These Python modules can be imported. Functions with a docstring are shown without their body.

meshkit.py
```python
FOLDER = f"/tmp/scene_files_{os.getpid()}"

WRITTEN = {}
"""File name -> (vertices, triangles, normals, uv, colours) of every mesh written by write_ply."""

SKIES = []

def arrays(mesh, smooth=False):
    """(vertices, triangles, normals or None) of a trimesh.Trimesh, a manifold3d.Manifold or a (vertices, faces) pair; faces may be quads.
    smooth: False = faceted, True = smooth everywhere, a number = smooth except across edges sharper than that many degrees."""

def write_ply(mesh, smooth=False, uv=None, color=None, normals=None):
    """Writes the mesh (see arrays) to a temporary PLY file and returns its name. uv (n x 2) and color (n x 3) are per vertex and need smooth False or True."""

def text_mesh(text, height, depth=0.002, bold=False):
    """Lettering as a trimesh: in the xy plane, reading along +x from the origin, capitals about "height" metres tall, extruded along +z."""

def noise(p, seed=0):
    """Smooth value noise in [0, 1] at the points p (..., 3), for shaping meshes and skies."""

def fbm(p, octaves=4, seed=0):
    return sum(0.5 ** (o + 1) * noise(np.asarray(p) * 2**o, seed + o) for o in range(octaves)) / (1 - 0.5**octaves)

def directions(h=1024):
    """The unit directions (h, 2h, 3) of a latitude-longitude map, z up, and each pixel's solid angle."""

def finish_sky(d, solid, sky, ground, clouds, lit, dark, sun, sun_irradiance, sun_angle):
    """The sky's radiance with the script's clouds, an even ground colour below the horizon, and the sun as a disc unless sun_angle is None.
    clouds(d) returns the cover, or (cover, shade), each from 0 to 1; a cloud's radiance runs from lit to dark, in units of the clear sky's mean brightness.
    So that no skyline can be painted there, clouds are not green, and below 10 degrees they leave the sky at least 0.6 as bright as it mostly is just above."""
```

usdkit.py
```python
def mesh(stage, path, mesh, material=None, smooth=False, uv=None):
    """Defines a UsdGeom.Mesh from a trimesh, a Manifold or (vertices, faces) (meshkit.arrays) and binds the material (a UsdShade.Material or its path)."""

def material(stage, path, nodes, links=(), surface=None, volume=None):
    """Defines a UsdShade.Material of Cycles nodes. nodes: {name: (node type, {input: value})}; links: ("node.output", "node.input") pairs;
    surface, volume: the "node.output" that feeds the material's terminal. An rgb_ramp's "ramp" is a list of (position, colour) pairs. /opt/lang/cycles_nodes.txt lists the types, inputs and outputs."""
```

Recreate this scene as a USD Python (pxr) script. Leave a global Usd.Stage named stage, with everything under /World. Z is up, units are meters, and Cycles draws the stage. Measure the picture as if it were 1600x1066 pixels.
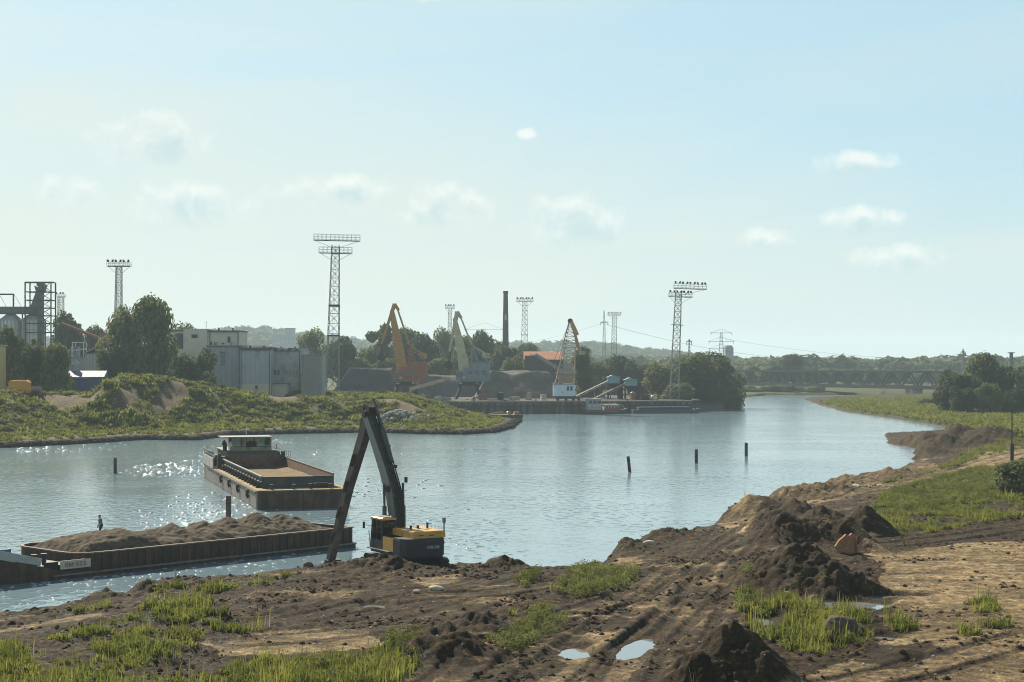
import math, random
import numpy as np
import trimesh, shapely
from scipy.spatial import cKDTree
import usdkit, meshkit
from pxr import Usd, UsdGeom, UsdLux, UsdShade, Gf, Sdf, Vt

random.seed(7)
RNG = np.random.default_rng(7)
stage = Usd.Stage.CreateInMemory()
UsdGeom.SetStageUpAxis(stage, 'Z')
UsdGeom.SetStageMetersPerUnit(stage, 1.0)
WORLD = UsdGeom.Xform.Define(stage, '/World')
stage.SetDefaultPrim(WORLD.GetPrim())
UsdGeom.Scope.Define(stage, '/World/Looks')

# ------------------------------------------------------------------ camera, sky, sun, exposure
CAM_H, FPX, HORIZON = 15.5, 2500.0, 570.0        # eye height over the river, focal length in pixels of a 1600 px wide picture, its horizon row
cam = UsdGeom.Camera.Define(stage, '/World/camera')
cam.AddTranslateOp().Set(Gf.Vec3d(0, 0, CAM_H))
cam.AddRotateXOp().Set(90.0)
cam.CreateHorizontalApertureAttr(36.0)
cam.CreateFocalLengthAttr(36.0 * FPX / 1600)
cam.CreateVerticalApertureOffsetAttr(36.0 * (HORIZON - 533) / 1600)
cam.CreateClippingRangeAttr(Gf.Vec2f(0.5, 30000))
EXPOSURE = 1.1
cam.CreateExposureAttr(EXPOSURE)

SUN_AZ, SUN_EL = math.radians(-29), math.radians(36)   # azimuth from +y towards +x
SUN_DIR = np.array([math.sin(SUN_AZ) * math.cos(SUN_EL), math.cos(SUN_AZ) * math.cos(SUN_EL), math.sin(SUN_EL)])
SKY_STRENGTH, SUN_INTENSITY = 0.05, 1.25

sun = UsdLux.DistantLight.Define(stage, '/World/sun')
sun.CreateIntensityAttr(SUN_INTENSITY)
sun.CreateAngleAttr(0.55)
sun.CreateNormalizeAttr(True)
sun.CreateColorAttr(Gf.Vec3f(1.0, 0.91, 0.74))
_q = Gf.Rotation(Gf.Vec3d(0, 0, 1), Gf.Vec3d(*SUN_DIR))
sun.AddOrientOp().Set(Gf.Quatf(_q.GetQuat()))

# sky: clear single scattering sky, a thin high veil low over the horizon and small cumulus clouds
CUM = [  # azimuth, elevation (degrees), half width, half height of the cumulus clouds of this afternoon
    (-12.6, 7.75, 2.1, 1.0), (-11.4, 5.55, 2.2, 1.0), (-15.4, 5.9, 1.3, 0.6), (-6.2, 6.15, 2.3, 0.6), (2.3, 5.1, 1.9, 1.1),
    (12.1, 7.1, 1.5, .42), (12.3, 5.1, 1.7, .5), (9.0, 4.5, 1.1, .42), (13.6, 3.7, 1.7, .6), (-2.4, 5.6, 1.8, .9), (0.6, 8.2, .4, .2),
    (-24, 7, 3, 1.2), (-31, 4.6, 3.4, 1.1), (24, 6.4, 3, 1.2), (31, 4.2, 3.5, 1), (-3.2, 13.0, 1.2, .3), (40, 8, 4, 1.5), (-42, 8, 4, 1.5)]
N, L = {}, []
def n_(name, kind, **kw):
    N[name] = (kind, kw); return name
def l_(*pairs):
    L.extend(pairs)
def math_(name, op, a, b=None, c=None, clamp=False):
    kw = {'math_type': op, 'use_clamp': clamp}
    for i, v in enumerate((a, b, c)):
        if v is None: continue
        if isinstance(v, str): L.append((v, f'{name}.value{i + 1}'))
        else: kw[f'value{i + 1}'] = float(v)
    N[name] = ('math', kw); return name + '.value'
n_('tc', 'texture_coordinate'); n_('sep', 'separate_xyz'); l_(('tc.generated', 'sep.vector'))
az = math_('az', 'arctan2', 'sep.x', 'sep.y'); azd = math_('azd', 'multiply', az, 180 / math.pi)
el = math_('el', 'arcsine', 'sep.z'); eld = math_('eld', 'multiply', el, 180 / math.pi)
n_('comb', 'combine_xyz'); l_((azd, 'comb.x'), (eld, 'comb.y'))
n_('sky', 'sky_texture', sky_type='single_scattering', sun_disc=False, sun_elevation=SUN_EL, sun_rotation=SUN_AZ % (2 * math.pi), altitude=100.0, air_density=1.0, aerosol_density=1.2, ozone_density=1.0)
# veil: full near the horizon, thinning upwards, streaked
n_('mv', 'mapping', mapping_type='point', scale=(0.05, 0.22, 1), rotation=(0, 0, math.radians(-9))); l_(('comb.vector', 'mv.vector'))
n_('nv', 'noise_texture', dimensions='3D', scale=1.0, detail=5.0, roughness=0.5, distortion=0.5); l_(('mv.vector', 'nv.vector'))
tilt = math_('tilt', 'multiply_add', azd, 0.17, eld)
v0 = math_('v0', 'multiply_add', tilt, -1 / 12.0, 1.16)
v1 = math_('v1', 'multiply_add', 'nv.fac', 2.3, -1.15)
v2 = math_('v2', 'add', v0, v1, clamp=True)
hi = math_('hi', 'multiply_add', eld, -1 / 30.0, 1.55, clamp=True)            # the veil lies low in the sky
veil = math_('veil', 'multiply_add', v2, 0.18, 0.76, clamp=True)
veilh = math_('veilh', 'multiply', veil, hi)
n_('vc', 'mix', mix_type='mix', use_clamp=False, color1=(4.75, 7.15, 8.15), color2=(6.95, 7.85, 7.35)); l_((v2, 'vc.fac'))
n_('mixv', 'mix', mix_type='mix', use_clamp=False); l_(('sky.color', 'mixv.color1'), ('vc.color', 'mixv.color2'), (veilh, 'mixv.fac'))
# cumulus
n_('nc', 'noise_texture', dimensions='3D', scale=0.95, detail=7.0, roughness=0.6, distortion=0.2); l_(('comb.vector', 'nc.vector'))
field = None
for i, (a, e, sa, se) in enumerate(CUM):
    x = math_(f'bx{i}', 'multiply_add', azd, 1 / sa, -a / sa)
    y = math_(f'by{i}', 'multiply_add', eld, 1 / se, -e / se)
    xx = math_(f'bxx{i}', 'multiply', x, x)
    yy = math_(f'byy{i}', 'multiply_add', y, y, xx)
    f = math_(f'bf{i}', 'multiply_add', yy, -1.0, 1.0)
    field = f if field is None else math_(f'bm{i}', 'maximum', field, f)
eup = math_('eup', 'add', eld, 0.42)                                        # the same clouds a little higher: what lies above shades what is below
field2 = None
for i, (a, e, sa, se) in enumerate(CUM):
    y = math_(f'cy{i}', 'multiply_add', eup, 1 / se, -e / se)
    yy = math_(f'cyy{i}', 'multiply_add', y, y, f'bxx{i}.value')
    f = math_(f'cf{i}', 'multiply_add', yy, -1.0, 1.0)
    field2 = f if field2 is None else math_(f'cm{i}', 'maximum', field2, f)
fld = math_('fld', 'maximum', field, -1.4)
fld2 = math_('fld2', 'maximum', field2, -1.4)
n_('mo', 'mapping', mapping_type='point', location=(-0.10, 0.42, 0)); l_(('comb.vector', 'mo.vector'))
n_('nc2', 'noise_texture', dimensions='3D', scale=0.95, detail=7.0, roughness=0.6, distortion=0.2); l_(('mo.vector', 'nc2.vector'))
c0 = math_('c0', 'multiply_add', 'nc.fac', 4.0, -2.1)
c1 = math_('c1', 'add', fld, c0)
edge = math_('edge', 'multiply_add', c1, 0.95, 0.12, clamp=True)           # cover
u0 = math_('u0', 'multiply_add', 'nc2.fac', 4.0, -2.1)
u1 = math_('u1', 'add', fld2, u0)
d2 = math_('d2', 'multiply_add', u1, 0.85, 0.18, clamp=True)                # greyer towards the base
n_('cc', 'mix', mix_type='mix', use_clamp=False, color1=(8.9, 9.3, 8.8), color2=(5.6, 7.15, 7.35)); l_((d2, 'cc.fac'))
amt = math_('amt', 'multiply', edge, 0.8)
n_('mixc', 'mix', mix_type='mix', use_clamp=False); l_(('mixv.color', 'mixc.color1'), ('cc.color', 'mixc.color2'), (amt, 'mixc.fac'))
n_('bg', 'background_shader', strength=SKY_STRENGTH); l_(('mixc.color', 'bg.color'))
sky_mat = usdkit.material(stage, '/World/Looks/sky_material', N, L, surface='bg.background')
dome = UsdLux.DomeLight.Define(stage, '/World/sky')
dome.CreateIntensityAttr(1.0)
UsdShade.MaterialBindingAPI.Apply(dome.GetPrim()).Bind(sky_mat)
dome.GetPrim().SetCustomDataByKey('kind', 'structure')

# ------------------------------------------------------------------ helpers
def G(px, py, h=0.0):
    """The point of the plane z = h that the photograph shows at (px, py)."""
    y = (CAM_H - h) * FPX / (py - HORIZON)
    return np.array([(px - 800) / FPX * y, y])
def AT(px, py, Y):
    return np.array([(px - 800) / FPX * Y, Y, CAM_H - (py - HORIZON) / FPX * Y])
def ZT(py, Y):
    return CAM_H - (py - HORIZON) / FPX * Y

USED = {}
def path_for(parent, name):
    base = (parent.GetPath().pathString if parent is not None else '/World')
    k = USED.get((base, name), -1) + 1
    USED[(base, name)] = k
    return f'{base}/{name}' if k == 0 else f'{base}/{name}_{k:03d}'
def tag(p, label=None, cat=None, group=None, kind=None):
    p = p.GetPrim() if hasattr(p, 'GetPrim') else p
    for k, v in (('label', label), ('category', cat), ('group', group), ('kind', kind)):
        if v: p.SetCustomDataByKey(k, v)
    return p
def thing(name, label, cat, loc=(0, 0, 0), rot=0.0, group=None, lean=None, scale=None):
    x = UsdGeom.Xform.Define(stage, path_for(None, name))
    x.AddTranslateOp().Set(Gf.Vec3d(*map(float, loc)))
    if rot: x.AddRotateZOp().Set(float(rot))
    if lean: x.AddRotateYOp().Set(float(lean))
    if scale is not None: x.AddScaleOp().Set(Gf.Vec3f(*map(float, scale)))
    return tag(x, label, cat, group)
def obj(name, mesh, m, parent=None, smooth=False, label=None, cat=None, group=None, kind=None, loc=None):
    if isinstance(mesh, MB): mesh = mesh.mesh()
    p = usdkit.mesh(stage, path_for(parent, name), mesh, m, smooth)
    if loc is not None: p.AddTranslateOp().Set(Gf.Vec3d(*map(float, loc)))
    tag(p, label, cat, group, kind)
    return p.GetPrim()
def copy_of(src, name, label, cat, loc, rot=0.0, scale=None, group=None, lean=None):
    x = UsdGeom.Xform.Define(stage, path_for(None, name))
    x.AddTranslateOp().Set(Gf.Vec3d(*map(float, loc)))
    x.AddRotateZOp().Set(float(rot))
    if lean: x.AddRotateYOp().Set(float(lean))
    if scale is not None: x.AddScaleOp().Set(Gf.Vec3f(*map(float, scale)))
    x.GetPrim().GetReferences().AddInternalReference(src)
    x.GetPrim().SetInstanceable(True)
    return tag(x, label, cat, group)

class MB:
    """Collects simple shapes into one mesh."""
    def __init__(s): s.v, s.f, s.n = [], [], 0
    def add(s, v, f):
        v, f = np.asarray(v, float), np.asarray(f, int)
        if f.shape[1] == 4: f = np.vstack([f[:, [0, 1, 2]], f[:, [0, 2, 3]]])
        s.v.append(v); s.f.append(f + s.n); s.n += len(v); return s
    def tm(s, m): return s.add(m.vertices, m.faces)
    def box(s, x0, x1, y0, y1, z0, z1):
        v = [(x, y, z) for z in (z0, z1) for y in (y0, y1) for x in (x0, x1)]
        return s.add(v, [(0, 2, 3, 1), (4, 5, 7, 6), (0, 1, 5, 4), (2, 6, 7, 3), (0, 4, 6, 2), (1, 3, 7, 5)])
    def beam(s, a, b, w=0.1, h=None, w2=None, h2=None, up=(0, 0, 1)):
        """A bar of w x h from a to b (tapering to w2 x h2)."""
        a, b = np.asarray(a, float), np.asarray(b, float)
        h = w if h is None else h; w2 = w if w2 is None else w2; h2 = h if h2 is None else h2
        d = b - a; d = d / (np.linalg.norm(d) + 1e-12)
        up = np.asarray(up, float)
        if abs(d @ up) > 0.98: up = np.array([0, 1.0, 0]) if abs(d[1]) < .9 else np.array([1.0, 0, 0])
        x = np.cross(d, up); x /= np.linalg.norm(x); z = np.cross(x, d)
        v = []
        for p, ww, hh in ((a, w, h), (b, w2, h2)):
            v += [p + x * i * ww / 2 + z * j * hh / 2 for i, j in ((-1, -1), (1, -1), (1, 1), (-1, 1))]
        return s.add(v, [(3, 2, 1, 0), (4, 5, 6, 7), (0, 1, 5, 4), (1, 2, 6, 5), (2, 3, 7, 6), (3, 0, 4, 7)])
    def tube(s, pts, r, sides=8, cap=True):
        p = np.asarray(pts, float); r = np.broadcast_to(np.asarray(r, float), (len(p),))
        t = np.gradient(p, axis=0); t /= np.linalg.norm(t, axis=1, keepdims=True) + 1e-12
        ref = np.array([0, 0, 1.0]) if abs(t[:, 2]).mean() < .8 else np.array([1.0, 0, 0])
        a = np.cross(t, ref); a /= np.linalg.norm(a, axis=1, keepdims=True) + 1e-12
        b = np.cross(t, a); ang = np.arange(sides) * 2 * np.pi / sides
        v = p[:, None] + r[:, None, None] * (np.cos(ang)[None, :, None] * a[:, None] + np.sin(ang)[None, :, None] * b[:, None])
        f = [(i * sides + j, i * sides + (j + 1) % sides, (i + 1) * sides + (j + 1) % sides, (i + 1) * sides + j) for i in range(len(p) - 1) for j in range(sides)]
        s.add(v.reshape(-1, 3), f)
        if cap:
            k = len(p) - 1
            s.add(np.vstack([v[0], p[0]]), [((j + 1) % sides, j, sides) for j in range(sides)])
            s.add(np.vstack([v[k], p[k]]), [(j, (j + 1) % sides, sides) for j in range(sides)])
        return s
    def prism(s, poly, axis, a, b):
        """A polygon given in the two other axes, extruded along axis from a to b."""
        from shapely.geometry import Polygon
        m = trimesh.creation.extrude_polygon(Polygon(poly), 1.0, engine='earcut')
        v = np.array(m.vertices); q = np.zeros_like(v); t = a + v[:, 2] * (b - a)
        i = 'xyz'.index(axis); o = [k for k in range(3) if k != i]
        q[:, o[0]], q[:, o[1]], q[:, i] = v[:, 0], v[:, 1], t
        f = np.array(m.faces)
        if (axis == 'y') ^ (b < a): f = f[:, ::-1]
        return s.add(q, f)
    def loft(s, rings, close=True, cap=True):
        """Rings of equal length joined in order."""
        r = np.asarray(rings, float); k, m = r.shape[:2]
        f = [(i * m + j, i * m + (j + 1) % m, (i + 1) * m + (j + 1) % m, (i + 1) * m + j) for i in range(k - 1) for j in range(m if close else m - 1)]
        s.add(r.reshape(-1, 3), f)
        if cap:
            for q, rev in ((r[0], True), (r[-1], False)):
                c = np.vstack([q, q.mean(0)])
                s.add(c, [((j + 1) % m, j, m) if rev else (j, (j + 1) % m, m) for j in range(m)])
        return s
    def mesh(s): return (np.vstack(s.v), np.vstack(s.f))

def quad_strip(a, b):
    a, b = np.asarray(a, float), np.asarray(b, float); k = len(a)
    return np.vstack([a, b]), np.array([(i, i + 1, k + i + 1, k + i) for i in range(k - 1)])

def smooth01(a, b, x):
    t = np.clip((x - a) / (b - a), 0, 1); return t * t * (3 - 2 * t)
def fb(X, Y, wl, octv=3, seed=0):
    return meshkit.fbm(np.stack([X / wl, Y / wl, np.full_like(X, 0.37 + seed)], -1), octv, seed)

# ------------------------------------------------------------------ materials
LOOKS = {}
def mat(name, col, rough=0.6, var=0.18, scale=1.5, metal=0.0, bump=0.0, bscale=12.0, col2=None, thr=(0.5, 0.62), s2=0.8, spec=0.22, streak=False):
    """Painted / weathered surface: colour with mottling, and a second colour (rust, dirt) where a noise says so."""
    if name in LOOKS: return LOOKS[name]
    c = np.array(col, float)
    nodes = {'geo': ('geometry', {}), 'n1': ('noise_texture', {'dimensions': '3D', 'scale': scale, 'detail': 5.0, 'roughness': 0.6}),
             'r1': ('rgb_ramp', {'ramp': [(0.25, tuple(c * (1 - var))), (0.75, tuple(np.clip(c * (1 + var), 0, 1)))]}),
             'p': ('principled_bsdf', {'roughness': rough, 'metallic': metal, 'specular_ior_level': spec})}
    links = [('geo.position', 'n1.vector'), ('n1.fac', 'r1.fac')]
    out = 'r1.color'
    if col2 is not None:
        nodes['mp'] = ('mapping', {'mapping_type': 'point', 'scale': (1, 1, 0.25 if streak else 1)})
        nodes['n2'] = ('noise_texture', {'dimensions': '3D', 'scale': s2, 'detail': 7.0, 'roughness': 0.65})
        nodes['m2'] = ('map_range', {'range_type': 'smoothstep', 'from_min': thr[0], 'from_max': thr[1], 'to_min': 0.0, 'to_max': 1.0})
        nodes['mx'] = ('mix', {'mix_type': 'mix', 'color2': tuple(col2)})
        links += [('geo.position', 'mp.vector'), ('mp.vector', 'n2.vector'), ('n2.fac', 'm2.value'), (out, 'mx.color1'), ('m2.result', 'mx.fac')]
        out = 'mx.color'
    links.append((out, 'p.base_color'))
    if bump:
        nodes['n3'] = ('noise_texture', {'dimensions': '3D', 'scale': bscale, 'detail': 4.0, 'roughness': 0.6})
        nodes['b'] = ('bump', {'strength': 1.0, 'distance': bump})
        links += [('geo.position', 'n3.vector'), ('n3.fac', 'b.height'), ('b.normal', 'p.normal')]
    LOOKS[name] = usdkit.material(stage, '/World/Looks/' + name, nodes, links, surface='p.BSDF')
    return LOOKS[name]

def leaf_mat(name, dark, light, trans=0.3, var=0.35, yellow=(0.16, 0.15, 0.04)):
    nodes = {'oi': ('object_info', {}), 'geo': ('geometry', {}),
             'n1': ('noise_texture', {'dimensions': '3D', 'scale': 0.45, 'detail': 3.0}),
             'r1': ('rgb_ramp', {'ramp': [(0.3, dark), (0.7, light)]}),
             'ri': ('math', {'math_type': 'multiply', 'value2': var}),
             'r2': ('math', {'math_type': 'multiply', 'value2': 0.35}),
             'mi': ('mix', {'mix_type': 'mix', 'color2': yellow}),
             'mj': ('mix', {'mix_type': 'multiply', 'color2': (0.62, 0.68, 0.62)}),
             'd': ('principled_bsdf', {'roughness': 0.7, 'specular_ior_level': 0.05}), 't': ('translucent_bsdf', {}), 'm': ('mix_closure', {'fac': trans})}
    links = [('geo.position', 'n1.vector'), ('n1.fac', 'r1.fac'), ('geo.random_per_island', 'ri.value1'), ('r1.color', 'mi.color1'), ('ri.value', 'mi.fac'),
             ('mi.color', 'mj.color1'), ('oi.random', 'mj.fac'), ('mj.color', 'd.base_color'), ('mj.color', 't.color'), ('d.BSDF', 'm.closure1'), ('t.BSDF', 'm.closure2')]
    LOOKS[name] = usdkit.material(stage, '/World/Looks/' + name, nodes, links, surface='m.closure')
    return LOOKS[name]
# ------------------------------------------------------------------ terrain
# near bank shoreline, walked from the left; pixel of the rim, height of the rim
NEAR = [(-260, 1010, .5), (-80, 972, .5), (0, 964, .5), (34, 961, .5), (109, 947, .6), (120, 938, .8), (181, 926, .9), (190, 917, .9), (225, 906, 1.0), (265, 896, 1.0), (309, 899, .9), (360, 896, 1.0),
        (460, 885, 1.0), (505, 878, 1.0), (560, 872, 1.0), (620, 869, 1.0), (700, 872, 1.2), (760, 866, 1.6), (800, 866, 1.7), (840, 870, 1.5), (900, 869, 1.5), (930, 860, 1.7),
        (950, 843, 1.9), (975, 824, 2.1), (1010, 813, 2.2), (1060, 803, 2.3), (1110, 794, 2.3), (1135, 780, 2.3), (1205, 757, 2.3), (1290, 742, 2.2), (1380, 728, 1.8), (1420, 713, 1.5),
        (1440, 704, 1.2), (1425, 692, .6), (1387, 689, .5), (1385, 677, .5), (1430, 674, .8), (1490, 668, .9), (1470, 660, .8), (1380, 648, .7), (1320, 640, .7), (1280, 630, .6), (1256, 622, .6)]
near_line = [tuple(G(*p)) for p in NEAR] + [(165, 768), (260, 790), (520, 800)]
near_poly = shapely.Polygon(near_line + [(900, 800), (900, 20), (-60, 20), (-80, 60)])
LEFT = [(-420, 724), (-200, 712), (0, 700), (60, 697), (150, 692), (220, 687), (300, 688), (363, 680), (457, 678), (552, 676), (589, 676), (650, 678), (720, 679), (770, 676), (795, 668), (806, 659)]
left_line = [tuple(G(*p)) for p in LEFT] + [(-6, 462), (-30, 484), (-55, 494)]
QUAY_A, QUAY_B = np.array([-66.0, 493.0]), np.array([58.0, 517.0])
back_line = [(58.5, 518), (64, 534), (72, 552), (84, 610), (98, 690), (112, 760), (128, 812), (240, 830), (600, 850)]
left_poly = shapely.Polygon(left_line + [tuple(QUAY_A)] + [tuple(QUAY_B)] + back_line + [(3000, 900), (3000, 9000), (-4000, 9000), (-4000, 260)])

def line_tree(pts, step):
    l = shapely.LineString(pts); k = int(l.length / step) + 2
    return cKDTree(np.array([l.interpolate(t, normalized=True).coords[0] for t in np.linspace(0, 1, k)]))
near_tree, left_tree, back_tree = line_tree(near_line, 0.4), line_tree(left_line, 0.8), line_tree(back_line, 2.0)

def pxpoly(pts, h=2.1):
    return shapely.Polygon([tuple(G(a, b, h)) for a, b in pts]).buffer(0)
GRASS = [pxpoly(p) for p in (
    [(-80, 1100), (-80, 1012), (40, 1004), (110, 992), (190, 965), (250, 962), (330, 985), (300, 1010), (420, 1030), (560, 1024), (590, 1002), (640, 1020), (760, 1030), (740, 1100)],
    [(560, 1050), (610, 985), (640, 1010), (690, 1030), (760, 1010), (850, 945), (888, 962), (870, 1000), (800, 1020), (740, 1075)],
    [(868, 915), (905, 885), (945, 892), (1000, 893), (985, 925), (915, 950), (880, 935)],
    [(1180, 940), (1240, 930), (1330, 945), (1365, 975), (1340, 1005), (1275, 1030), (1235, 1020), (1195, 985)],
    [(1138, 925), (1160, 905), (1182, 915), (1180, 950), (1140, 950)],
    [(1366, 810), (1372, 780), (1430, 760), (1480, 742), (1560, 722), (1700, 700), (1700, 790), (1610, 806), (1540, 816), (1460, 832), (1395, 834)],
    [(1500, 705), (1560, 685), (1700, 668), (1700, 690), (1580, 700), (1520, 722), (1440, 742), (1380, 752), (1400, 738), (1470, 725)],
    [(245, 897), (300, 886), (318, 899), (262, 906)], [(318, 912), (380, 896), (475, 888), (470, 898), (390, 912), (330, 920)],
    [(220, 945), (330, 935), (350, 965), (260, 975)], [(330, 968), (410, 962), (420, 984), (340, 988)],
    [(1395, 962), (1440, 950), (1450, 975), (1405, 985)], [(1440, 945), (1545, 935), (1560, 950), (1470, 965)], [(1500, 975), (1600, 965), (1600, 985), (1520, 990)],
    [(120, 943), (165, 928), (180, 934), (130, 948)], [(800, 905), (840, 890), (850, 905), (815, 918)], [(700, 968), (790, 940), (800, 952), (740, 970)])]
MEADOW = pxpoly([(1268, 630), (1300, 622), (1700, 620), (1700, 690), (1560, 684), (1500, 668), (1460, 655), (1380, 646), (1320, 640)], 1.6)
DRY = [pxpoly(p) for p in (
    [(1330, 845), (1480, 835), (1700, 835), (1700, 1100), (1240, 1100), (1230, 1060), (1330, 1030), (1390, 985), (1370, 930), (1380, 890)],
    [(1205, 762), (1230, 742), (1290, 742), (1380, 728), (1440, 704), (1500, 735), (1420, 760), (1330, 775), (1260, 780)],
    [(320, 1000), (420, 985), (575, 985), (585, 1008), (460, 1020), (330, 1022)], [(870, 1040), (900, 985), (1000, 975), (1040, 985), (1010, 1040), (930, 1080), (800, 1080)],
    [(930, 868), (960, 850), (1010, 845), (1005, 862)], [(-60, 985), (60, 968), (150, 950), (170, 958), (60, 990), (-60, 1010)], [(640, 905), (720, 895), (730, 910), (650, 915)],
    [(1010, 930), (1080, 900), (1095, 912), (1050, 945), (1000, 955)], [(1120, 800), (1165, 790), (1215, 800), (1160, 830)], [(1530, 700), (1700, 680), (1700, 730), (1500, 760), (1480, 745)])]
DARK = [pxpoly(p) for p in ([(1355, 845), (1400, 834), (1530, 826), (1700, 806), (1700, 836), (1500, 848), (1400, 862)], [(1330, 1005), (1450, 1000), (1470, 1020), (1380, 1040), (1340, 1030)],
                            [(1440, 690), (1480, 662), (1570, 672), (1560, 690), (1480, 705)], [(0, 985), (150, 965), (160, 975), (0, 1005)])]
# heaps: apex pixel, base pixel row in front, half width in pixels, depth factor, sharpness
def heap(px, apex_y, base_y, half_px, base_h=2.1, depth=1.1):
    yb = (CAM_H - base_h) * FPX / (base_y - HORIZON)
    s = FPX / yb; r = half_px / s
    Y = yb + r * depth * .75
    return ((px - 800) / FPX * Y, Y, ZT(apex_y, Y) - base_h, r, r * depth)
HEAPS = [heap(1183, 754, 800, 84), heap(1240, 768, 808, 60), heap(1282, 780, 815, 42), heap(1245, 842, 924, 125, depth=1.0), heap(1300, 874, 928, 95, depth=.9), heap(1195, 858, 908, 80), heap(1225, 800, 850, 80), heap(1265, 808, 850, 66), heap(1205, 780, 825, 66),
         heap(1352, 784, 838, 56), heap(1322, 800, 850, 50), heap(1345, 838, 862, 48), heap(1145, 973, 1078, 124, depth=.9), heap(1085, 1010, 1080, 80, depth=.8), heap(1200, 1015, 1080, 70, depth=.8),
         heap(690, 968, 1036, 110, depth=.9), heap(1245, 739, 768, 70), heap(1322, 731, 752, 80, 1.9), heap(1390, 723, 745, 80, 1.7), heap(1285, 741, 765, 75), heap(1445, 671, 692, 60, 1.0), heap(1410, 676, 690, 45, .8, .6),
         heap(1496, 660, 688, 46, 1.2, .8), heap(1548, 666, 690, 70, 1.2, .8), heap(1475, 676, 700, 70, 1.2, .8), heap(1440, 690, 708, 60, 1.2, .8), heap(1520, 678, 698, 60, 1.2, .8), heap(1030, 812, 832, 90, 1.8), heap(975, 829, 850, 60, 1.7),
         heap(790, 864, 888, 48, 1.5), heap(560, 872, 900, 44, 1.0), heap(610, 886, 906, 70, 1.3, .6), heap(565, 881, 904, 50, 1.3, .6), heap(160, 925, 942, 44, .9), heap(225, 908, 925, 40, 1.0), heap(745, 948, 985, 60), heap(1420, 1012, 1030, 50, 2.0, .7), heap(1590, 735, 752, 40)]
TRACKS = [  # centre line pixels, half gauge, depth
    ([(820, 1085), (905, 1015), (985, 960), (1060, 915), (1100, 870), (1150, 835), (1210, 800), (1300, 775), (1420, 750), (1500, 728), (1600, 700)], 1.25, .17),
    ([(960, 1085), (1000, 1010), (1080, 940), (1130, 890), (1170, 850)], 1.2, .15), ([(640, 920), (720, 915), (800, 895), (900, 880), (1000, 862), (1090, 830)], 1.1, .12),
    ([(1240, 1085), (1420, 1045), (1620, 990)], 1.2, .15), ([(1390, 850), (1500, 838), (1640, 818)], 1.2, .15), ([(1420, 780), (1520, 745), (1640, 705)], 1.2, .15), ([(480, 962), (640, 932), (760, 927), (900, 906), (1010, 880)], 1.2, .16), ([(690, 1075), (780, 1005), (880, 962), (980, 932), (1060, 880)], 1.15, .16), ([(1060, 1010), (1095, 945), (1108, 890), (1150, 848), (1225, 812)], 1.2, .15), ([(380, 1000), (500, 990), (640, 975), (760, 940)], 1.2, .1)]
TRACKS = [(np.array([G(a, b, 2.1) for a, b in t]), g, d) for t, g, d in TRACKS]
EXC = np.array([-7.5, 113.0])
PUDDLES = [(*G(897, 1022, 1.72), .78, 1.7, 0), (*G(994, 1015, 1.72), .72, 2.9, -16), (*G(1205, 985, 1.72), .75, 3.6, 0), (*G(1255, 985, 1.9), 1.6, 2.6, 0), (*G(1372, 994, 1.9), .8, .8, 0), (*G(1335, 943, 1.9), 1.9, 1.8, 0), (*G(1385, 930, 1.9), 1.7, .9, 0), (*G(585, 945, 1.9), .7, 1.1, 20)]
PUDDLE_Z = 1.72

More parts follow.
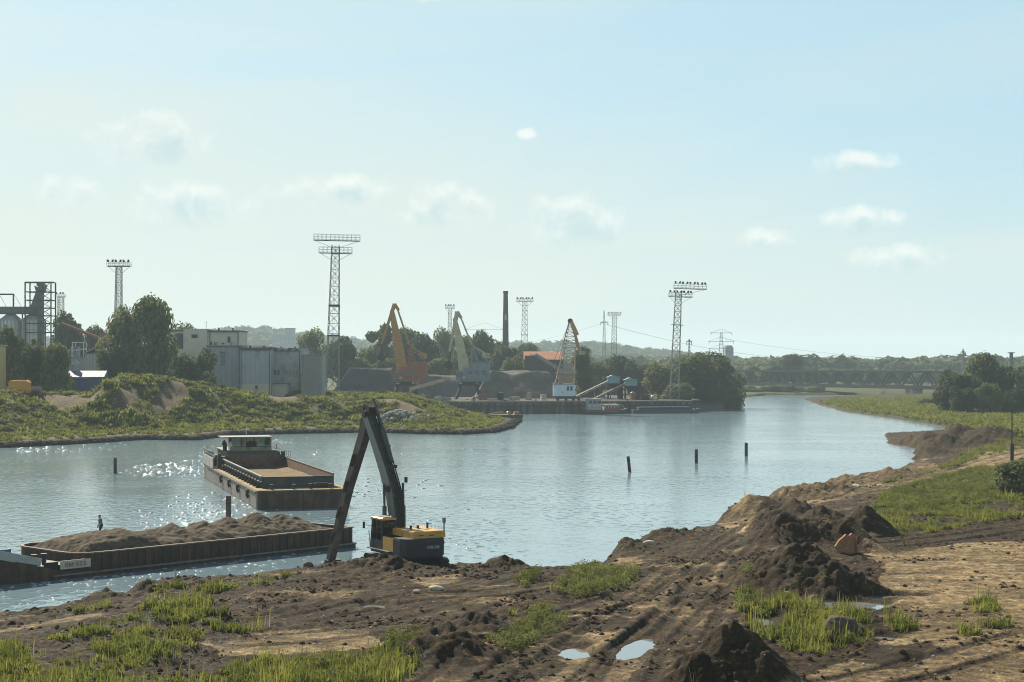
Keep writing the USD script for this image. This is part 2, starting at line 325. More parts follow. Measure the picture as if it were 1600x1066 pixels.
def inside(poly_list, X, Y):
    m = np.zeros(X.shape, bool)
    for p in poly_list: m |= shapely.contains_xy(p, X, Y)
    return m
def seg_coords(line, X, Y):
    """Distance from a polyline (signed) and the length along it."""
    best, along = np.full(X.shape, 1e9), np.zeros(X.shape); s0 = 0.0
    for a, b in zip(line[:-1], line[1:]):
        d = b - a; ln = np.hypot(*d); d = d / ln
        t = np.clip((X - a[0]) * d[0] + (Y - a[1]) * d[1], 0, ln)
        dx, dy = X - a[0] - t * d[0], Y - a[1] - t * d[1]
        r = np.hypot(dx, dy) * np.where(dx * d[1] - dy * d[0] >= 0, 1, -1)
        k = np.abs(r) < np.abs(best); best = np.where(k, r, best); along = np.where(k, s0 + t, along); s0 += ln
    return best, along

def near_bank(X, Y):
    """height, dryness, grass of the muddy near bank and the meadow behind it"""
    q = np.stack([X, Y], -1)
    d = near_tree.query(q)[0] * np.where(shapely.contains_xy(near_poly, X, Y), 1, -1)
    far = smooth01(150, 330, Y)
    w1 = fb(X, Y, 3.5, 3, 1); w2 = fb(X, Y, 1.1, 3, 2); w3 = fb(X, Y, 9, 2, 3); w4 = fb(X, Y, .42, 2, 4)
    d = d + (w1 - .5) * (2.2 + 2 * far) + (w2 - .5) * .8
    base = 1.0 + 1.0 * smooth01(1, 14, d) + 0.15 * (w3 - .5)
    base = np.where(Y > 200, base * (1 - .25 * far), base)
    z = -1.6 + (base + 1.6) * smooth01(-2.2, 1.6, d)
    land = smooth01(-.5, 2.5, d)
    gx, gy = X + (w1 - .5) * 3.2 + (w2 - .5) * 1.4, Y + (w3 - .5) * 5 + (w2 - .5) * 3
    dry = inside(DRY, gx, gy).astype(float); dark = inside(DARK, gx, gy).astype(float)
    grass = inside(GRASS, gx, gy).astype(float) * smooth01(.475, .575, w1 * .35 + w2 * .3 + .35 * fb(X * .22 + w1 * .5, Y * .9, 1.0, 4, 7) + .01); mead = inside([MEADOW], X + (w3 - .5) * 12, Y + (w1 - .5) * 16).astype(float)
    rough = land * (1 - .8 * dry) * (1 - .75 * grass) * (1 - .85 * mead)
    rough = np.where(inside([DRY[1]], gx, gy), land * 1.25, rough)
    tmask = np.zeros_like(z)
    for line, g, dp in TRACKS:
        lo, hi = line.min(0) - 4, line.max(0) + 4; k = (X > lo[0]) & (X < hi[0]) & (Y > lo[1]) & (Y < hi[1])
        if k.any(): tmask[k] = np.maximum(tmask[k], smooth01(2.9, 1.5, np.abs(seg_coords(line, X[k], Y[k])[0] + (w1[k] - .5) * 1.2)))
    rough = rough * (1 - .72 * tmask)
    bil = 1 - np.abs(2 * w1 - 1) * 2.0; bil2 = 1 - np.abs(2 * w2 - 1) * 2.2
    z = z + rough * (.26 * (bil - .55) * (.2 + 1.3 * w3) + .5 * (w2 - .5) + .34 * (w4 - .5)) + land * (1 - mead) * (.10 * (w2 - .5) + .05 * (w4 - .5))
    hmask = np.zeros_like(z); heapz = np.zeros_like(z)
    for i, (hx, hy, hh, rx, ry) in enumerate(HEAPS):
        k = (np.abs(X - hx) < rx * 1.8) & (np.abs(Y - hy) < ry * 1.8)
        if not k.any(): continue
        x, y = (X[k] - hx) / rx, (Y[k] - hy) / ry
        r = np.sqrt(x * x + y * y) * (1 + (w1[k] - .5) * .55 + (w2[k] - .5) * .3)
        cone = np.clip(1 - r, 0, None); bell = np.exp(-2.6 * r * r)
        e = hh * (.62 * cone ** .95 + .40 * bell - .02)
        e = np.clip(e, 0, None) * (.93 + .25 * (w2[k] - .5)); o = heapz[k]
        heapz[k] = np.where(e > o, e + .22 * np.minimum(e, o), o + .22 * np.minimum(e, o))
        hmask[k] = np.maximum(hmask[k], np.clip(cone * 3, 0, 1))
    z = z + heapz + np.minimum(hmask, 1) * (.45 * (w1 - .5) + .55 * (w2 - .5) + .40 * (w4 - .5)) * np.clip(heapz * 1.4, .3, 1)
    for line, g, dp in TRACKS:
        lo, hi = line.min(0) - 4, line.max(0) + 4
        k = (X > lo[0]) & (X < hi[0]) & (Y > lo[1]) & (Y < hi[1])
        if not k.any(): continue
        r, s = seg_coords(line, X[k], Y[k]); r = r + (w1[k] - .5) * .5
        e = np.zeros(int(k.sum()))
        for sd in (-1, 1):
            a = np.abs(r - sd * g)
            e += -dp * smooth01(.42, .22, a) + dp * .5 * np.exp(-((a - .58) / .2) ** 2) + .018 * np.sin(s * 2 * np.pi / .3) * smooth01(.4, .25, a)
        near_t = smooth01(2.6, 1.6, np.abs(r)); rut = smooth01(.5, .25, np.abs(np.abs(r) - g))
        z[k] = z[k] + e * (1 - hmask[k] * .8) * (.1 + .9 * w3[k])
        dry[k] = np.clip(dry[k] + near_t * (.38 * smooth01(.45, .66, w1[k]) * (1 - hmask[k])) - .7 * rut, 0, 1); grass[k] *= 1 - near_t
    # digger's stance
    r = np.hypot((X - EXC[0]) / 3.8, (Y - EXC[1]) / 3.6); k = smooth01(1.25, .7, r)
    z = z * (1 - k) + (1.1 + .06 * (w2 - .5)) * k
    for ip, (px_, py_, a, b, rt) in enumerate(PUDDLES):
        c, s = math.cos(math.radians(rt)), math.sin(math.radians(rt))
        dx, dy = X - px_, Y - py_
        r = np.hypot((dx * c + dy * s) / a, (-dx * s + dy * c) / b) + (w2 - .5) * .75 + (w4 - .5) * .25
        k = smooth01(1.75, 1.05, r)
        dry = dry * (1 - .95 * smooth01(2.3, 1.15, r))
        if ip != 3: grass = grass * (1 - smooth01(1.25, .95, r))
        z = z * (1 - k) + (PUDDLE_Z + .035 - .15 * smooth01(1.1, .7, r) + .06 * smooth01(1.1, 1.6, r)) * k
    st = fb(X * .22 + w1 * .5, Y * .9, 1.0, 4, 7)
    dry = np.clip(dry * np.where(inside([DRY[1], DRY[7]], gx, gy), .55, 1.0) * (-.22 + 1.85 * st + .6 * (w2 - .5)) + land * (1 - hmask) * .55 * smooth01(.56, .72, st) - hmask * .15 * (Y < 140), 0, 1)
    z = z + land * (1 - hmask) * (1 - mead) * .16 * (st - .5)
    dry = np.clip(dry - dark * .9, 0, 1)
    return z, dry, grass * (1 - .9 * hmask) * (1 - dark), mead * land, d

RID_X = [-400, -118, -109, -101, -94, -90, -85, -79, -73, -66, -58, -45, -32, -25, -17, -10, -4, 3]
RID_Z = [9.0, 9.4, 9.4, 8.8, 8.8, 13.0, 12.6, 11.6, 10.6, 9.0, 7.5, 7.3, 7.1, 6.7, 6.1, 4.6, 2.4, 1.0]
LEFT_BARE = [(-79, 371, 3.0, 10), (-97, 352, 7, 6), (-86, 355, 2.6, 10), (-56, 392, 4.0, 9), (-24, 388, 4.5, 6), (-71, 344, 5, 3.5), (-10, 405, 5, 9), (-30, 393, 3.6, 5)]
def left_bank(X, Y):
    q = np.stack([X, Y], -1)
    ins = shapely.contains_xy(left_poly, X, Y)
    d1 = left_tree.query(q)[0] * np.where(ins, 1, -1)
    d2 = back_tree.query(q)[0] * np.where(ins, 1, -1)
    w1 = fb(X, Y, 14, 3, 11); w2 = fb(X, Y, 4.5, 3, 12); w3 = fb(X, Y, 40, 2, 13)
    d1 = d1 + (w2 - .5) * 2.5; d2 = d2 + (w1 - .5) * 6
    zr = np.interp(X + (w1 - .5) * 7, RID_X, RID_Z)
    dr = np.interp(X, [-120, -60, -20, 0], [37, 33, 27, 20])
    rise = smooth01(9, 1, 0) * 0 + 1.5 + (zr - 1.5) * smooth01(10, dr, d1) ** .85
    gully = np.abs(2 * w1 - 1) * 4.2 * smooth01(12, 26, d1) * smooth01(dr + 4, dr - 6, d1)
    back = smooth01(dr + 2, dr + 18, d1)
    zl = np.where(d1 < 10, 1.0 + .5 * smooth01(2, 10, d1), rise) - gully * (zr - 3) / 10
    zl = zl * (1 - back) + 4.0 * back + (w2 - .5) * .9 * smooth01(6, 16, d1) * (1 - back)
    z1 = -1.6 + (zl + 1.6) * smooth01(-2.5, 1.6, d1)
    z2 = -1.6 + (np.where(Y > 680, 1.1, 2.8) + 1.6 + np.where(Y > 680, 2.8, 1.2) * smooth01(8, 70, d2) + (w3 - .5) * .6) * smooth01(-3, 3, d2)
    n = np.array([QUAY_B[1] - QUAY_A[1], -(QUAY_B[0] - QUAY_A[0])]); n = n / np.hypot(*n)       # towards the river
    dq = -((X - QUAY_A[0]) * n[0] + (Y - QUAY_A[1]) * n[1]) - 0.8
    tq = (X - QUAY_A[0]) * -n[1] + (Y - QUAY_A[1]) * n[0]
    ln = np.hypot(*(QUAY_B - QUAY_A))
    z = np.where(d1 < d2, z1, z2)
    onq = (tq > -4) & (tq < ln + .5)
    z = np.where(onq & (dq > -25) & (dq < 60) & (Y > 470), np.where(dq > 0, 4.0, np.where(d1 > 6, np.minimum(z, 4.0), -1.6)), z)
    bare = np.zeros_like(z)
    for bx, by, rx, ry in LEFT_BARE:
        bare = np.maximum(bare, smooth01(1.15, .75, np.hypot((X - bx) / rx, (Y - by) / ry) + (w2 - .5) * .8))
    yard = smooth01(dr + 12, dr + 24, d1) * (Y < 640) * (X < 90)
    return z, np.maximum(bare, yard), d1, ins & ~onq, yard

def hills_z(X, Y):
    u = X / np.maximum(Y, 1) * FPX + 800
    crest = np.interp(u, [-1500, -200, 100, 300, 380, 440, 500, 560, 620, 700, 800, 850, 900, 960, 1000, 1060, 1110, 1180, 1300, 3000], [52, 52, 48, 54, 64, 60, 52, 42, 36, 32, 33, 35, 34, 32, 25, 20, 10, 4, 3, 3])
    return crest * np.exp(-((Y - 2800) / 620) ** 2) * (.75 + .5 * fb(X, Y, 420, 3, 21))

def ground_all(X, Y):
    zn, dry, gr, mead, dn = near_bank(X, Y)
    zl, bare, dl, lins, yard = left_bank(X, Y)
    isn = zn >= zl
    z = np.where(isn, zn, zl)
    z = z + np.where(Y > 1100, hills_z(X, Y), 0)
    soil = np.where(isn, dry * smooth01(.6, 2.2, dn), bare * .45 * smooth01(3, 6, dl)); green = np.where(isn, np.maximum(gr, mead * .9), (1 - bare) * smooth01(1.2, 3.5, dl + 0 * X)); green = np.where(~isn & (Y > 600), np.maximum(green, .8), green)
    return z, soil, np.clip(green, 0, 1), isn, yard * ~isn

us = np.arange(-.48, .4801, .0015)
ys = [38.0]
while ys[-1] < 6200: ys.append(ys[-1] * (1.0021 if ys[-1] < 135 else 1.0045 if ys[-1] < 820 else 1.035))
ys = np.array(ys)
GX, GY = us[None, :] * ys[:, None], np.repeat(ys[:, None], len(us), 1)
gz, gs, gg, gi, gyard = (a.reshape(GX.shape) for a in ground_all(GX.ravel(), GY.ravel()))
idx = np.arange(GX.size).reshape(GX.shape)
quads = np.stack([idx[:-1, :-1], idx[:-1, 1:], idx[1:, 1:], idx[1:, :-1]], -1).reshape(-1, 4)
flat = lambda a: a.ravel()
keep = (flat(gz)[quads] > -1.2).any(1)
qi = flat(gi)[quads].mean(1) > .5; qy = flat(GY)[quads].min(1)

def soil_material():
    nodes = {
        'geo': ('geometry', {}), 's': ('attribute', {'attribute': 'soil'}), 'g': ('attribute', {'attribute': 'green'}), 'yd': ('attribute', {'attribute': 'yard'}),
        'n1': ('noise_texture', {'dimensions': '3D', 'scale': 1.6, 'detail': 8.0, 'roughness': 0.68}),
        'n2': ('noise_texture', {'dimensions': '3D', 'scale': 0.33, 'detail': 5.0, 'roughness': 0.6}),
        'n4': ('noise_texture', {'dimensions': '3D', 'scale': 6.0, 'detail': 5.0, 'roughness': 0.7}),
        'wet': ('rgb_ramp', {'ramp': [(0.30, (.0072, .0038, .0014)), (0.47, (.0185, .0098, .0036)), (0.58, (.043, .0245, .0098)), (0.67, (.115, .072, .033)), (0.8, (.22, .155, .082))]}),
        'dry': ('rgb_ramp', {'ramp': [(0.28, (.048, .028, .012)), (0.42, (.145, .093, .043)), (0.53, (.29, .21, .108)), (0.72, (.46, .365, .22))]}),
        'grn': ('rgb_ramp', {'ramp': [(0.3, (.022, .028, .008)), (0.55, (.052, .064, .016)), (0.75, (.10, .094, .034))]}),
        'yrd': ('rgb_ramp', {'ramp': [(0.3, (.035, .034, .031)), (0.7, (.09, .08, .07))]}),
        'add': ('math', {'math_type': 'multiply_add', 'value2': 1.3, 'value3': -.74}), 'sm': ('math', {'math_type': 'add', 'use_clamp': True}),
        'ga': ('math', {'math_type': 'multiply_add', 'value2': 1.4, 'value3': -.7}), 'gm': ('math', {'math_type': 'add', 'use_clamp': True}),
        'mx': ('mix', {'mix_type': 'mix'}), 'mg': ('mix', {'mix_type': 'mix'}), 'my': ('mix', {'mix_type': 'mix'}),
        'n5': ('noise_texture', {'dimensions': '3D', 'scale': 4.5, 'detail': 7.0, 'roughness': 0.78}), 'r5': ('rgb_ramp', {'ramp': [(0.34, (.34, .33, .32)), (0.48, (1.0, 1.0, 1.0)), (0.62, (1.6, 1.55, 1.48))]}), 'm5': ('mix', {'mix_type': 'multiply', 'fac': 1.0, 'use_clamp': False}),
        'rr': ('rgb_ramp', {'ramp': [(0.3, (.62, .62, .62)), (0.5, (.95, .95, .95))]}),
        'p': ('principled_bsdf', {'roughness': 0.85, 'specular_ior_level': 0.12}), 'b': ('bump', {'strength': 1.0, 'distance': 0.22}), 'hm': ('math', {'math_type': 'multiply_add', 'value2': .8})}
    links = [('geo.position', 'n1.vector'), ('geo.position', 'n2.vector'), ('geo.position', 'n4.vector'), ('n1.fac', 'wet.fac'), ('n1.fac', 'dry.fac'), ('n1.fac', 'grn.fac'), ('n1.fac', 'yrd.fac'),
             ('n4.fac', 'add.value1'), ('add.value', 'sm.value1'), ('s.fac', 'sm.value2'), ('wet.color', 'mx.color1'), ('dry.color', 'mx.color2'), ('sm.value', 'mx.fac'),
             ('n2.fac', 'ga.value1'), ('ga.value', 'gm.value1'), ('g.fac', 'gm.value2'), ('mx.color', 'mg.color1'), ('grn.color', 'mg.color2'), ('gm.value', 'mg.fac'),
             ('mg.color', 'my.color1'), ('yrd.color', 'my.color2'), ('yd.fac', 'my.fac'), ('geo.position', 'n5.vector'), ('n5.fac', 'r5.fac'), ('my.color', 'm5.color1'), ('r5.color', 'm5.color2'), ('m5.color', 'p.base_color'), ('n1.fac', 'rr.fac'), ('rr.color', 'p.roughness'),
             ('n5.fac', 'hm.value1'), ('n1.fac', 'hm.value3'), ('hm.value', 'b.height'), ('b.normal', 'p.normal')]
    return usdkit.material(stage, '/World/Looks/soil', nodes, links, surface='p.BSDF')
SOIL = soil_material()

def ground_piece(name, sel):
    q = quads[sel & keep]
    u, inv = np.unique(q, return_inverse=True)
    v = np.stack([flat(GX)[u], flat(GY)[u], flat(gz)[u]], -1)
    m = trimesh.Trimesh(v, np.vstack([inv.reshape(q.shape)[:, [0, 1, 2]], inv.reshape(q.shape)[:, [0, 2, 3]]]), process=False)
    p = usdkit.mesh(stage, path_for(None, name), m, SOIL, True)
    for nm, a in (('soil', gs), ('green', gg), ('yard', gyard)):
        UsdGeom.PrimvarsAPI(p).CreatePrimvar(nm, Sdf.ValueTypeNames.FloatArray, 'vertex').Set(Vt.FloatArray.FromNumpy(flat(a)[u].astype(np.float32)))
    tag(p, kind='structure')
    return p
ground_piece('muddy_riverbank', qi & (qy < 262))
ground_piece('meadow', qi & (qy >= 262))
ground_piece('far_bank', ~qi & (qy < 1080))
ground_piece('hills', ~qi & (qy >= 1080))

def hit_z(X, Y):
    return ground_all(np.atleast_1d(np.asarray(X, float)), np.atleast_1d(np.asarray(Y, float)))[0]

# river
wn = {'geo': ('geometry', {}),
      'm1': ('mapping', {'mapping_type': 'point', 'scale': (1.0, 0.7, 1), 'rotation': (0, 0, .35)}),
      'a': ('noise_texture', {'dimensions': '2D', 'scale': 0.9, 'detail': 3.0, 'roughness': 0.55, 'distortion': .3}),
      'mf': ('mapping', {'mapping_type': 'point', 'scale': (1.5, 0.8, 1), 'rotation': (0, 0, -.45)}),
      'f': ('noise_texture', {'dimensions': '2D', 'scale': 0.9, 'detail': 0.0}),
      'm2': ('mapping', {'mapping_type': 'point', 'scale': (.008, .030, 1)}),
      'c': ('noise_texture', {'dimensions': '2D', 'scale': 1.0, 'detail': 5.0, 'roughness': 0.6}),
      'cm': ('map_range', {'range_type': 'smoothstep', 'from_min': .36, 'from_max': .64, 'to_min': .20, 'to_max': .6}),
      'm3': ('mapping', {'mapping_type': 'point', 'scale': (.07, .035, 1)}),
      'g': ('noise_texture', {'dimensions': '2D', 'scale': 1.0, 'detail': 4.0, 'roughness': 0.65}),
      'gm': ('map_range', {'range_type': 'smoothstep', 'from_min': .45, 'from_max': .60, 'to_min': .1, 'to_max': 1.0}),
      'fp': ('map_range', {'range_type': 'smoothstep', 'from_min': .56, 'from_max': .92, 'to_min': 0.0, 'to_max': 1.0}),
      'fg': ('math', {'math_type': 'multiply'}), 'fm': ('math', {'math_type': 'multiply', 'value2': .5}),
      'h': ('math', {'math_type': 'multiply'}), 'af': ('math', {'math_type': 'add'}),
      'b': ('bump', {'strength': 1.0, 'distance': .13}),
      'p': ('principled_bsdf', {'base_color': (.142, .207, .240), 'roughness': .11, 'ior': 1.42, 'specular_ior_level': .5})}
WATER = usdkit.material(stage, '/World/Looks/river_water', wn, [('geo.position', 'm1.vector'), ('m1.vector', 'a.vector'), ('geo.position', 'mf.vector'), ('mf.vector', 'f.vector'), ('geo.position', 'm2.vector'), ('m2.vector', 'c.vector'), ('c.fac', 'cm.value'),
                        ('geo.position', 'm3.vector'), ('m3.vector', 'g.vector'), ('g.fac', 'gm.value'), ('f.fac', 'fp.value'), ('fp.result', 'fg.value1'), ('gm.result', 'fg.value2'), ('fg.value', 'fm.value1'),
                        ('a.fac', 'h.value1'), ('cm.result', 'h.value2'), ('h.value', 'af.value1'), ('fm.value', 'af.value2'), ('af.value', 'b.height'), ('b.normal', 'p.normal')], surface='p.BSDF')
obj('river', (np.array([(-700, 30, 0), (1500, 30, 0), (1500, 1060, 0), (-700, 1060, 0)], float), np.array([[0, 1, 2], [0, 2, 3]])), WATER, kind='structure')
PUDW = usdkit.material(stage, '/World/Looks/puddle_water', {'p': ('principled_bsdf', {'base_color': (.15, .17, .17), 'roughness': .04, 'ior': 1.6})}, [], surface='p.BSDF')
for (x, y, a, b, rt) in PUDDLES:
    t = np.linspace(0, 2 * np.pi, 28, endpoint=False); c, s = math.cos(math.radians(rt)), math.sin(math.radians(rt))
    ex, ey = 1.25 * a * np.cos(t), 1.25 * b * np.sin(t)
    ring = np.stack([x + ex * c - ey * s, y + ex * s + ey * c, np.full(28, PUDDLE_Z)], -1)
    obj('puddle', (np.vstack([ring, [[x, y, PUDDLE_Z]]]), np.array([(i, (i + 1) % 28, 28) for i in range(28)])), PUDW, kind='structure')

# low water domes added on the river, each shaped to catch one sun glint
GLINT_WATER = usdkit.material(stage, '/World/Looks/glint_dome_water', {'p': ('principled_bsdf', {'base_color': (.21, .27, .285), 'roughness': .06, 'ior': 1.45})}, [], surface='p.BSDF')  # paler than the river to lighten the dark faces of the domes
def glint_dome(r, half, seg=18, rings=7):
    v, f = [(0, 0, r * (1 - math.cos(half)))], []
    for i in range(1, rings + 1):
        a = half * i / rings
        for j in range(seg):
            t = 2 * math.pi * j / seg; v.append((r * math.sin(a) * math.cos(t), r * math.sin(a) * math.sin(t), r * (math.cos(a) - math.cos(half))))
    for j in range(seg): f.append((0, 1 + j, 1 + (j + 1) % seg))
    for i in range(rings - 1):
        for j in range(seg):
            p, q = 1 + i * seg + j, 1 + i * seg + (j + 1) % seg; f += [(p, p + seg, q + seg), (p, q + seg, q)]
    return np.array(v, float), np.array(f)
def scatter_glint_domes():
    r = np.random.default_rng(17); k = 26000; Y = 92 * (340 / 92) ** r.random(k); u = r.uniform(-.36, .02, k); X = u * Y
    w = fb(X, Y * .55, 16, 3, 91); dens = smooth01(.50, .68, w) * np.interp(u, [-.36, -.30, -.2, -.10, .0, .02], [.8, .95, .75, .34, .0, 0]) * np.clip(Y / 240, .35, 1)
    m = (r.random(k) < dens * .50) & (near_bank(X, Y)[0] < -.8) & (left_bank(X, Y)[0] < -.8)
    X, Y = X[m], Y[m]; s = r.uniform(.40, .80, len(X)) * np.clip(Y / 220, .55, 1.15)
    pi = UsdGeom.PointInstancer.Define(stage, path_for(None, 'wavelets')); v, f = glint_dome(1.0, math.radians(36))
    p = usdkit.mesh(stage, pi.GetPath().pathString + '/variant', (v, f), GLINT_WATER, True); pi.CreatePrototypesRel().AddTarget(p.GetPath())
    pi.CreatePositionsAttr(Vt.Vec3fArray.FromNumpy(np.stack([X, Y, np.full(len(X), -.012)], -1).astype(np.float32))); pi.CreateProtoIndicesAttr(Vt.IntArray([0] * len(X)))
    pi.CreateScalesAttr(Vt.Vec3fArray.FromNumpy(np.stack([s, s * .8, s], -1).astype(np.float32)))
    tag(pi, 'small water domes added to catch sun glints on the left half of the river', 'waves', None, 'stuff')
scatter_glint_domes()

# air
hz = MB().box(-6500, 6500, -600, 6600, -4.0, 130.0)
HAZE = usdkit.material(stage, '/World/Looks/air', {'v': ('principled_volume', {'color': (.70, .87, .96), 'density': .00015, 'anisotropy': .05})}, [], volume='v.volume')
obj('haze', hz, HAZE, kind='stuff')
# ------------------------------------------------------------------ vegetation
def leaf_quads(centers, normals, size, rng, aspect=1.5):
    k = len(centers)
    n = normals + rng.normal(0, .55, (k, 3)); n /= np.linalg.norm(n, axis=1, keepdims=True) + 1e-9
    a = np.cross(n, rng.normal(0, 1, (k, 3))); a /= np.linalg.norm(a, axis=1, keepdims=True) + 1e-9
    b = np.cross(n, a); s = size * rng.uniform(.6, 1.35, (k, 1))
    v = np.stack([centers - a * s * aspect * .5, centers - b * s * .42 + n * s * .1, centers + a * s * aspect * .5, centers + b * s * .42 + n * s * .1], 1).reshape(-1, 3)
    i = np.arange(k)[:, None] * 4
    return v, np.hstack([i, i + 1, i + 2, i + 3])

def crown(rng, blobs, count, size, gaps=.25):
    """Leaf clumps spread over and into a set of uneven lobes; blobs: (x, y, z, rx, ry, rz)."""
    B = np.array(blobs, float); area = (B[:, 3] * B[:, 5]) ** .9; w = area / area.sum()
    cs, ns = [], []
    for (x, y, z, rx, ry, rz), k in zip(B, (w * count).astype(int)):
        d = rng.normal(0, 1, (k, 3)); d /= np.linalg.norm(d, axis=1, keepdims=True)
        nz = meshkit.fbm(d * 2.3 + x * 7 + z * 3, 3, 5)
        r = (1 - .5 * rng.random(k) ** 1.8) * (.72 + .6 * nz)
        keep_ = (meshkit.noise(d * 3.1 + z * 5, 9) > gaps)
        p = np.stack([x + d[:, 0] * rx * r, y + d[:, 1] * ry * r, z + d[:, 2] * rz * r], -1)
        cs.append(p[keep_]); ns.append((d * [1, 1, 1.1] + [0, 0, .35])[keep_])
    return leaf_quads(np.vstack(cs), np.vstack(ns), size, rng)

BARK = mat('bark', (.075, .06, .045), rough=.9, var=.3, scale=4)
LEAF_DARK = leaf_mat('leaf_dark_green', (.055, .070, .028), (.13, .15, .06), .34, .3)
LEAF_MID = leaf_mat('leaf_mid_green', (.085, .10, .036), (.20, .21, .08), .38, .3)
LEAF_LIGHT = leaf_mat('leaf_light_green', (.12, .135, .055), (.26, .265, .12), .38, .3)
LEAF_WEED = leaf_mat('leaf_weed', (.085, .10, .026), (.25, .255, .075), .45, .5, (.32, .28, .11))
LEAF_GRASS = leaf_mat('leaf_grass', (.105, .122, .022), (.27, .262, .062), .45, .55, (.36, .30, .12))

def tree_class(name, seed, kind, leafmat, count=5200, size=.055):
    """A class of tree of unit height and about unit crown width, with trunk, limbs and crown."""
    rng = np.random.default_rng(seed)
    c = stage.CreateClassPrim('/World/' + name) if False else stage.CreateClassPrim('/' + name)
    blobs = []
    if kind == 'tall':
        for i in range(11):
            z = .20 + .68 * i / 10; r = .42 * math.sin(math.pi * min(1, .22 + .62 * i / 10)) ** .6
            a = rng.uniform(0, 6.28); o = rng.uniform(.0, .13)
            blobs.append((math.cos(a) * o, math.sin(a) * o, z, r * rng.uniform(.75, 1.05), r, .13 * rng.uniform(.8, 1.3)))
        blobs += [(.05, 0, .88, .22, .22, .11), (-.12, .05, .80, .24, .24, .12)]
    elif kind == 'round':
        for i in range(13):
            a = rng.uniform(0, 6.28); h = rng.uniform(.16, .84); o = .27 * math.sin(math.pi * (h * .9 + .08)) * rng.uniform(.5, 1.25)
            blobs.append((math.cos(a) * o, math.sin(a) * o, h, rng.uniform(.17, .27), rng.uniform(.17, .27), rng.uniform(.11, .17)))
        blobs += [(0, 0, .5, .36, .36, .34), (.03, 0, .84, .2, .2, .13)]
    elif kind == 'wide':
        for i in range(16):
            a = rng.uniform(0, 6.28); h = rng.uniform(.12, .82); o = .40 * (1 - .55 * h) * rng.uniform(.5, 1.15)
            blobs.append((math.cos(a) * o, math.sin(a) * o, h, rng.uniform(.13, .22), rng.uniform(.13, .22), rng.uniform(.12, .19)))
        blobs += [(0, 0, .42, .40, .40, .36)]
    elif kind == 'open':
        for i in range(13):
            a = rng.uniform(0, 6.28); h = rng.uniform(.30, .92); o = rng.uniform(.08, .34)
            blobs.append((math.cos(a) * o, math.sin(a) * o, h, rng.uniform(.10, .17), rng.uniform(.10, .17), rng.uniform(.06, .10)))
    v, f = crown(rng, blobs, count, size, .36 if kind != 'open' else .2)
    usdkit.mesh(stage, f'/{name}/crown', (v, f), leafmat)
    t = MB().tube([(0, 0, -.05), (.005, 0, .2), (-.01, .005, .45), (0, 0, .8)], [.028, .022, .016, .004], 7)
    for i in range(7):
        b = blobs[rng.integers(len(blobs))]; z0 = rng.uniform(.15, .5)
        t.tube([(0, 0, z0), ((b[0]) * .5, b[1] * .5, (z0 + b[2]) / 2 + .03), (b[0], b[1], b[2])], [.012, .008, .003], 5)
    usdkit.mesh(stage, f'/{name}/trunk', t.mesh(), BARK)
    return '/' + name
TREES = {k: tree_class('class_' + k, i + 31, kd, m, n, s) for i, (k, kd, m, n, s) in enumerate([
    ('tall_light', 'tall', LEAF_MID, 6500, .042), ('tall_dark', 'tall', LEAF_DARK, 6500, .042), ('round_dark', 'round', LEAF_DARK, 6500, .05), ('round_mid', 'round', LEAF_MID, 6500, .05),
    ('round_light', 'round', LEAF_LIGHT, 6500, .045), ('wide_mid', 'wide', LEAF_MID, 9000, .04), ('wide_dark', 'wide', LEAF_DARK, 8000, .045), ('wide_light', 'wide', LEAF_LIGHT, 8000, .042), ('open_mid', 'open', LEAF_MID, 4200, .045)])}

def tree(kind, px, top, width, Y, label, group=None, base=None, name='tree', cat='tree', depth=1.0):
    X = (px - 800) / FPX * Y
    zb = float(hit_z(X, Y)[0]) if base is None else base
    h = ZT(top, Y) - zb; w = width / FPX * Y
    return copy_of(TREES[kind], name, label, cat, (X, Y, zb), random.uniform(0, 360), (w * 1.12, w * 1.12 * depth, h * 1.03), group)

T = tree
T('round_light', 193, 478, 80, 425, 'tall light green poplar in front of the floodlight mast, left of its darker twin')
T('round_mid', 234, 462, 78, 420, 'tallest dark green poplar on the left, beside the cream building')
T('wide_dark', 175, 540, 50, 418, 'low dark bushy tree at the foot of the two tall poplars')
T('wide_dark', 300, 538, 86, 398, 'round dark bushy tree growing in front of the cream and grey buildings')
T('round_dark', 14, 512, 62, 395, 'dark tree at the left picture edge beside the yellow building')
T('wide_dark', 52, 520, 74, 392, 'wide dark tree below the corrugated grain silos')
T('round_mid', 86, 536, 58, 388, 'bushy tree at the right end of the dark clump under the silos')
T('round_dark', 105, 490, 64, 560, 'tree behind the sloping red conveyor, nearest the grain elevator')
T('round_mid', 146, 508, 50, 575, 'small tree behind the end of the red conveyor')
T('round_light', 288, 505, 84, 660, 'pale tree crown showing over the roof of the cream building')
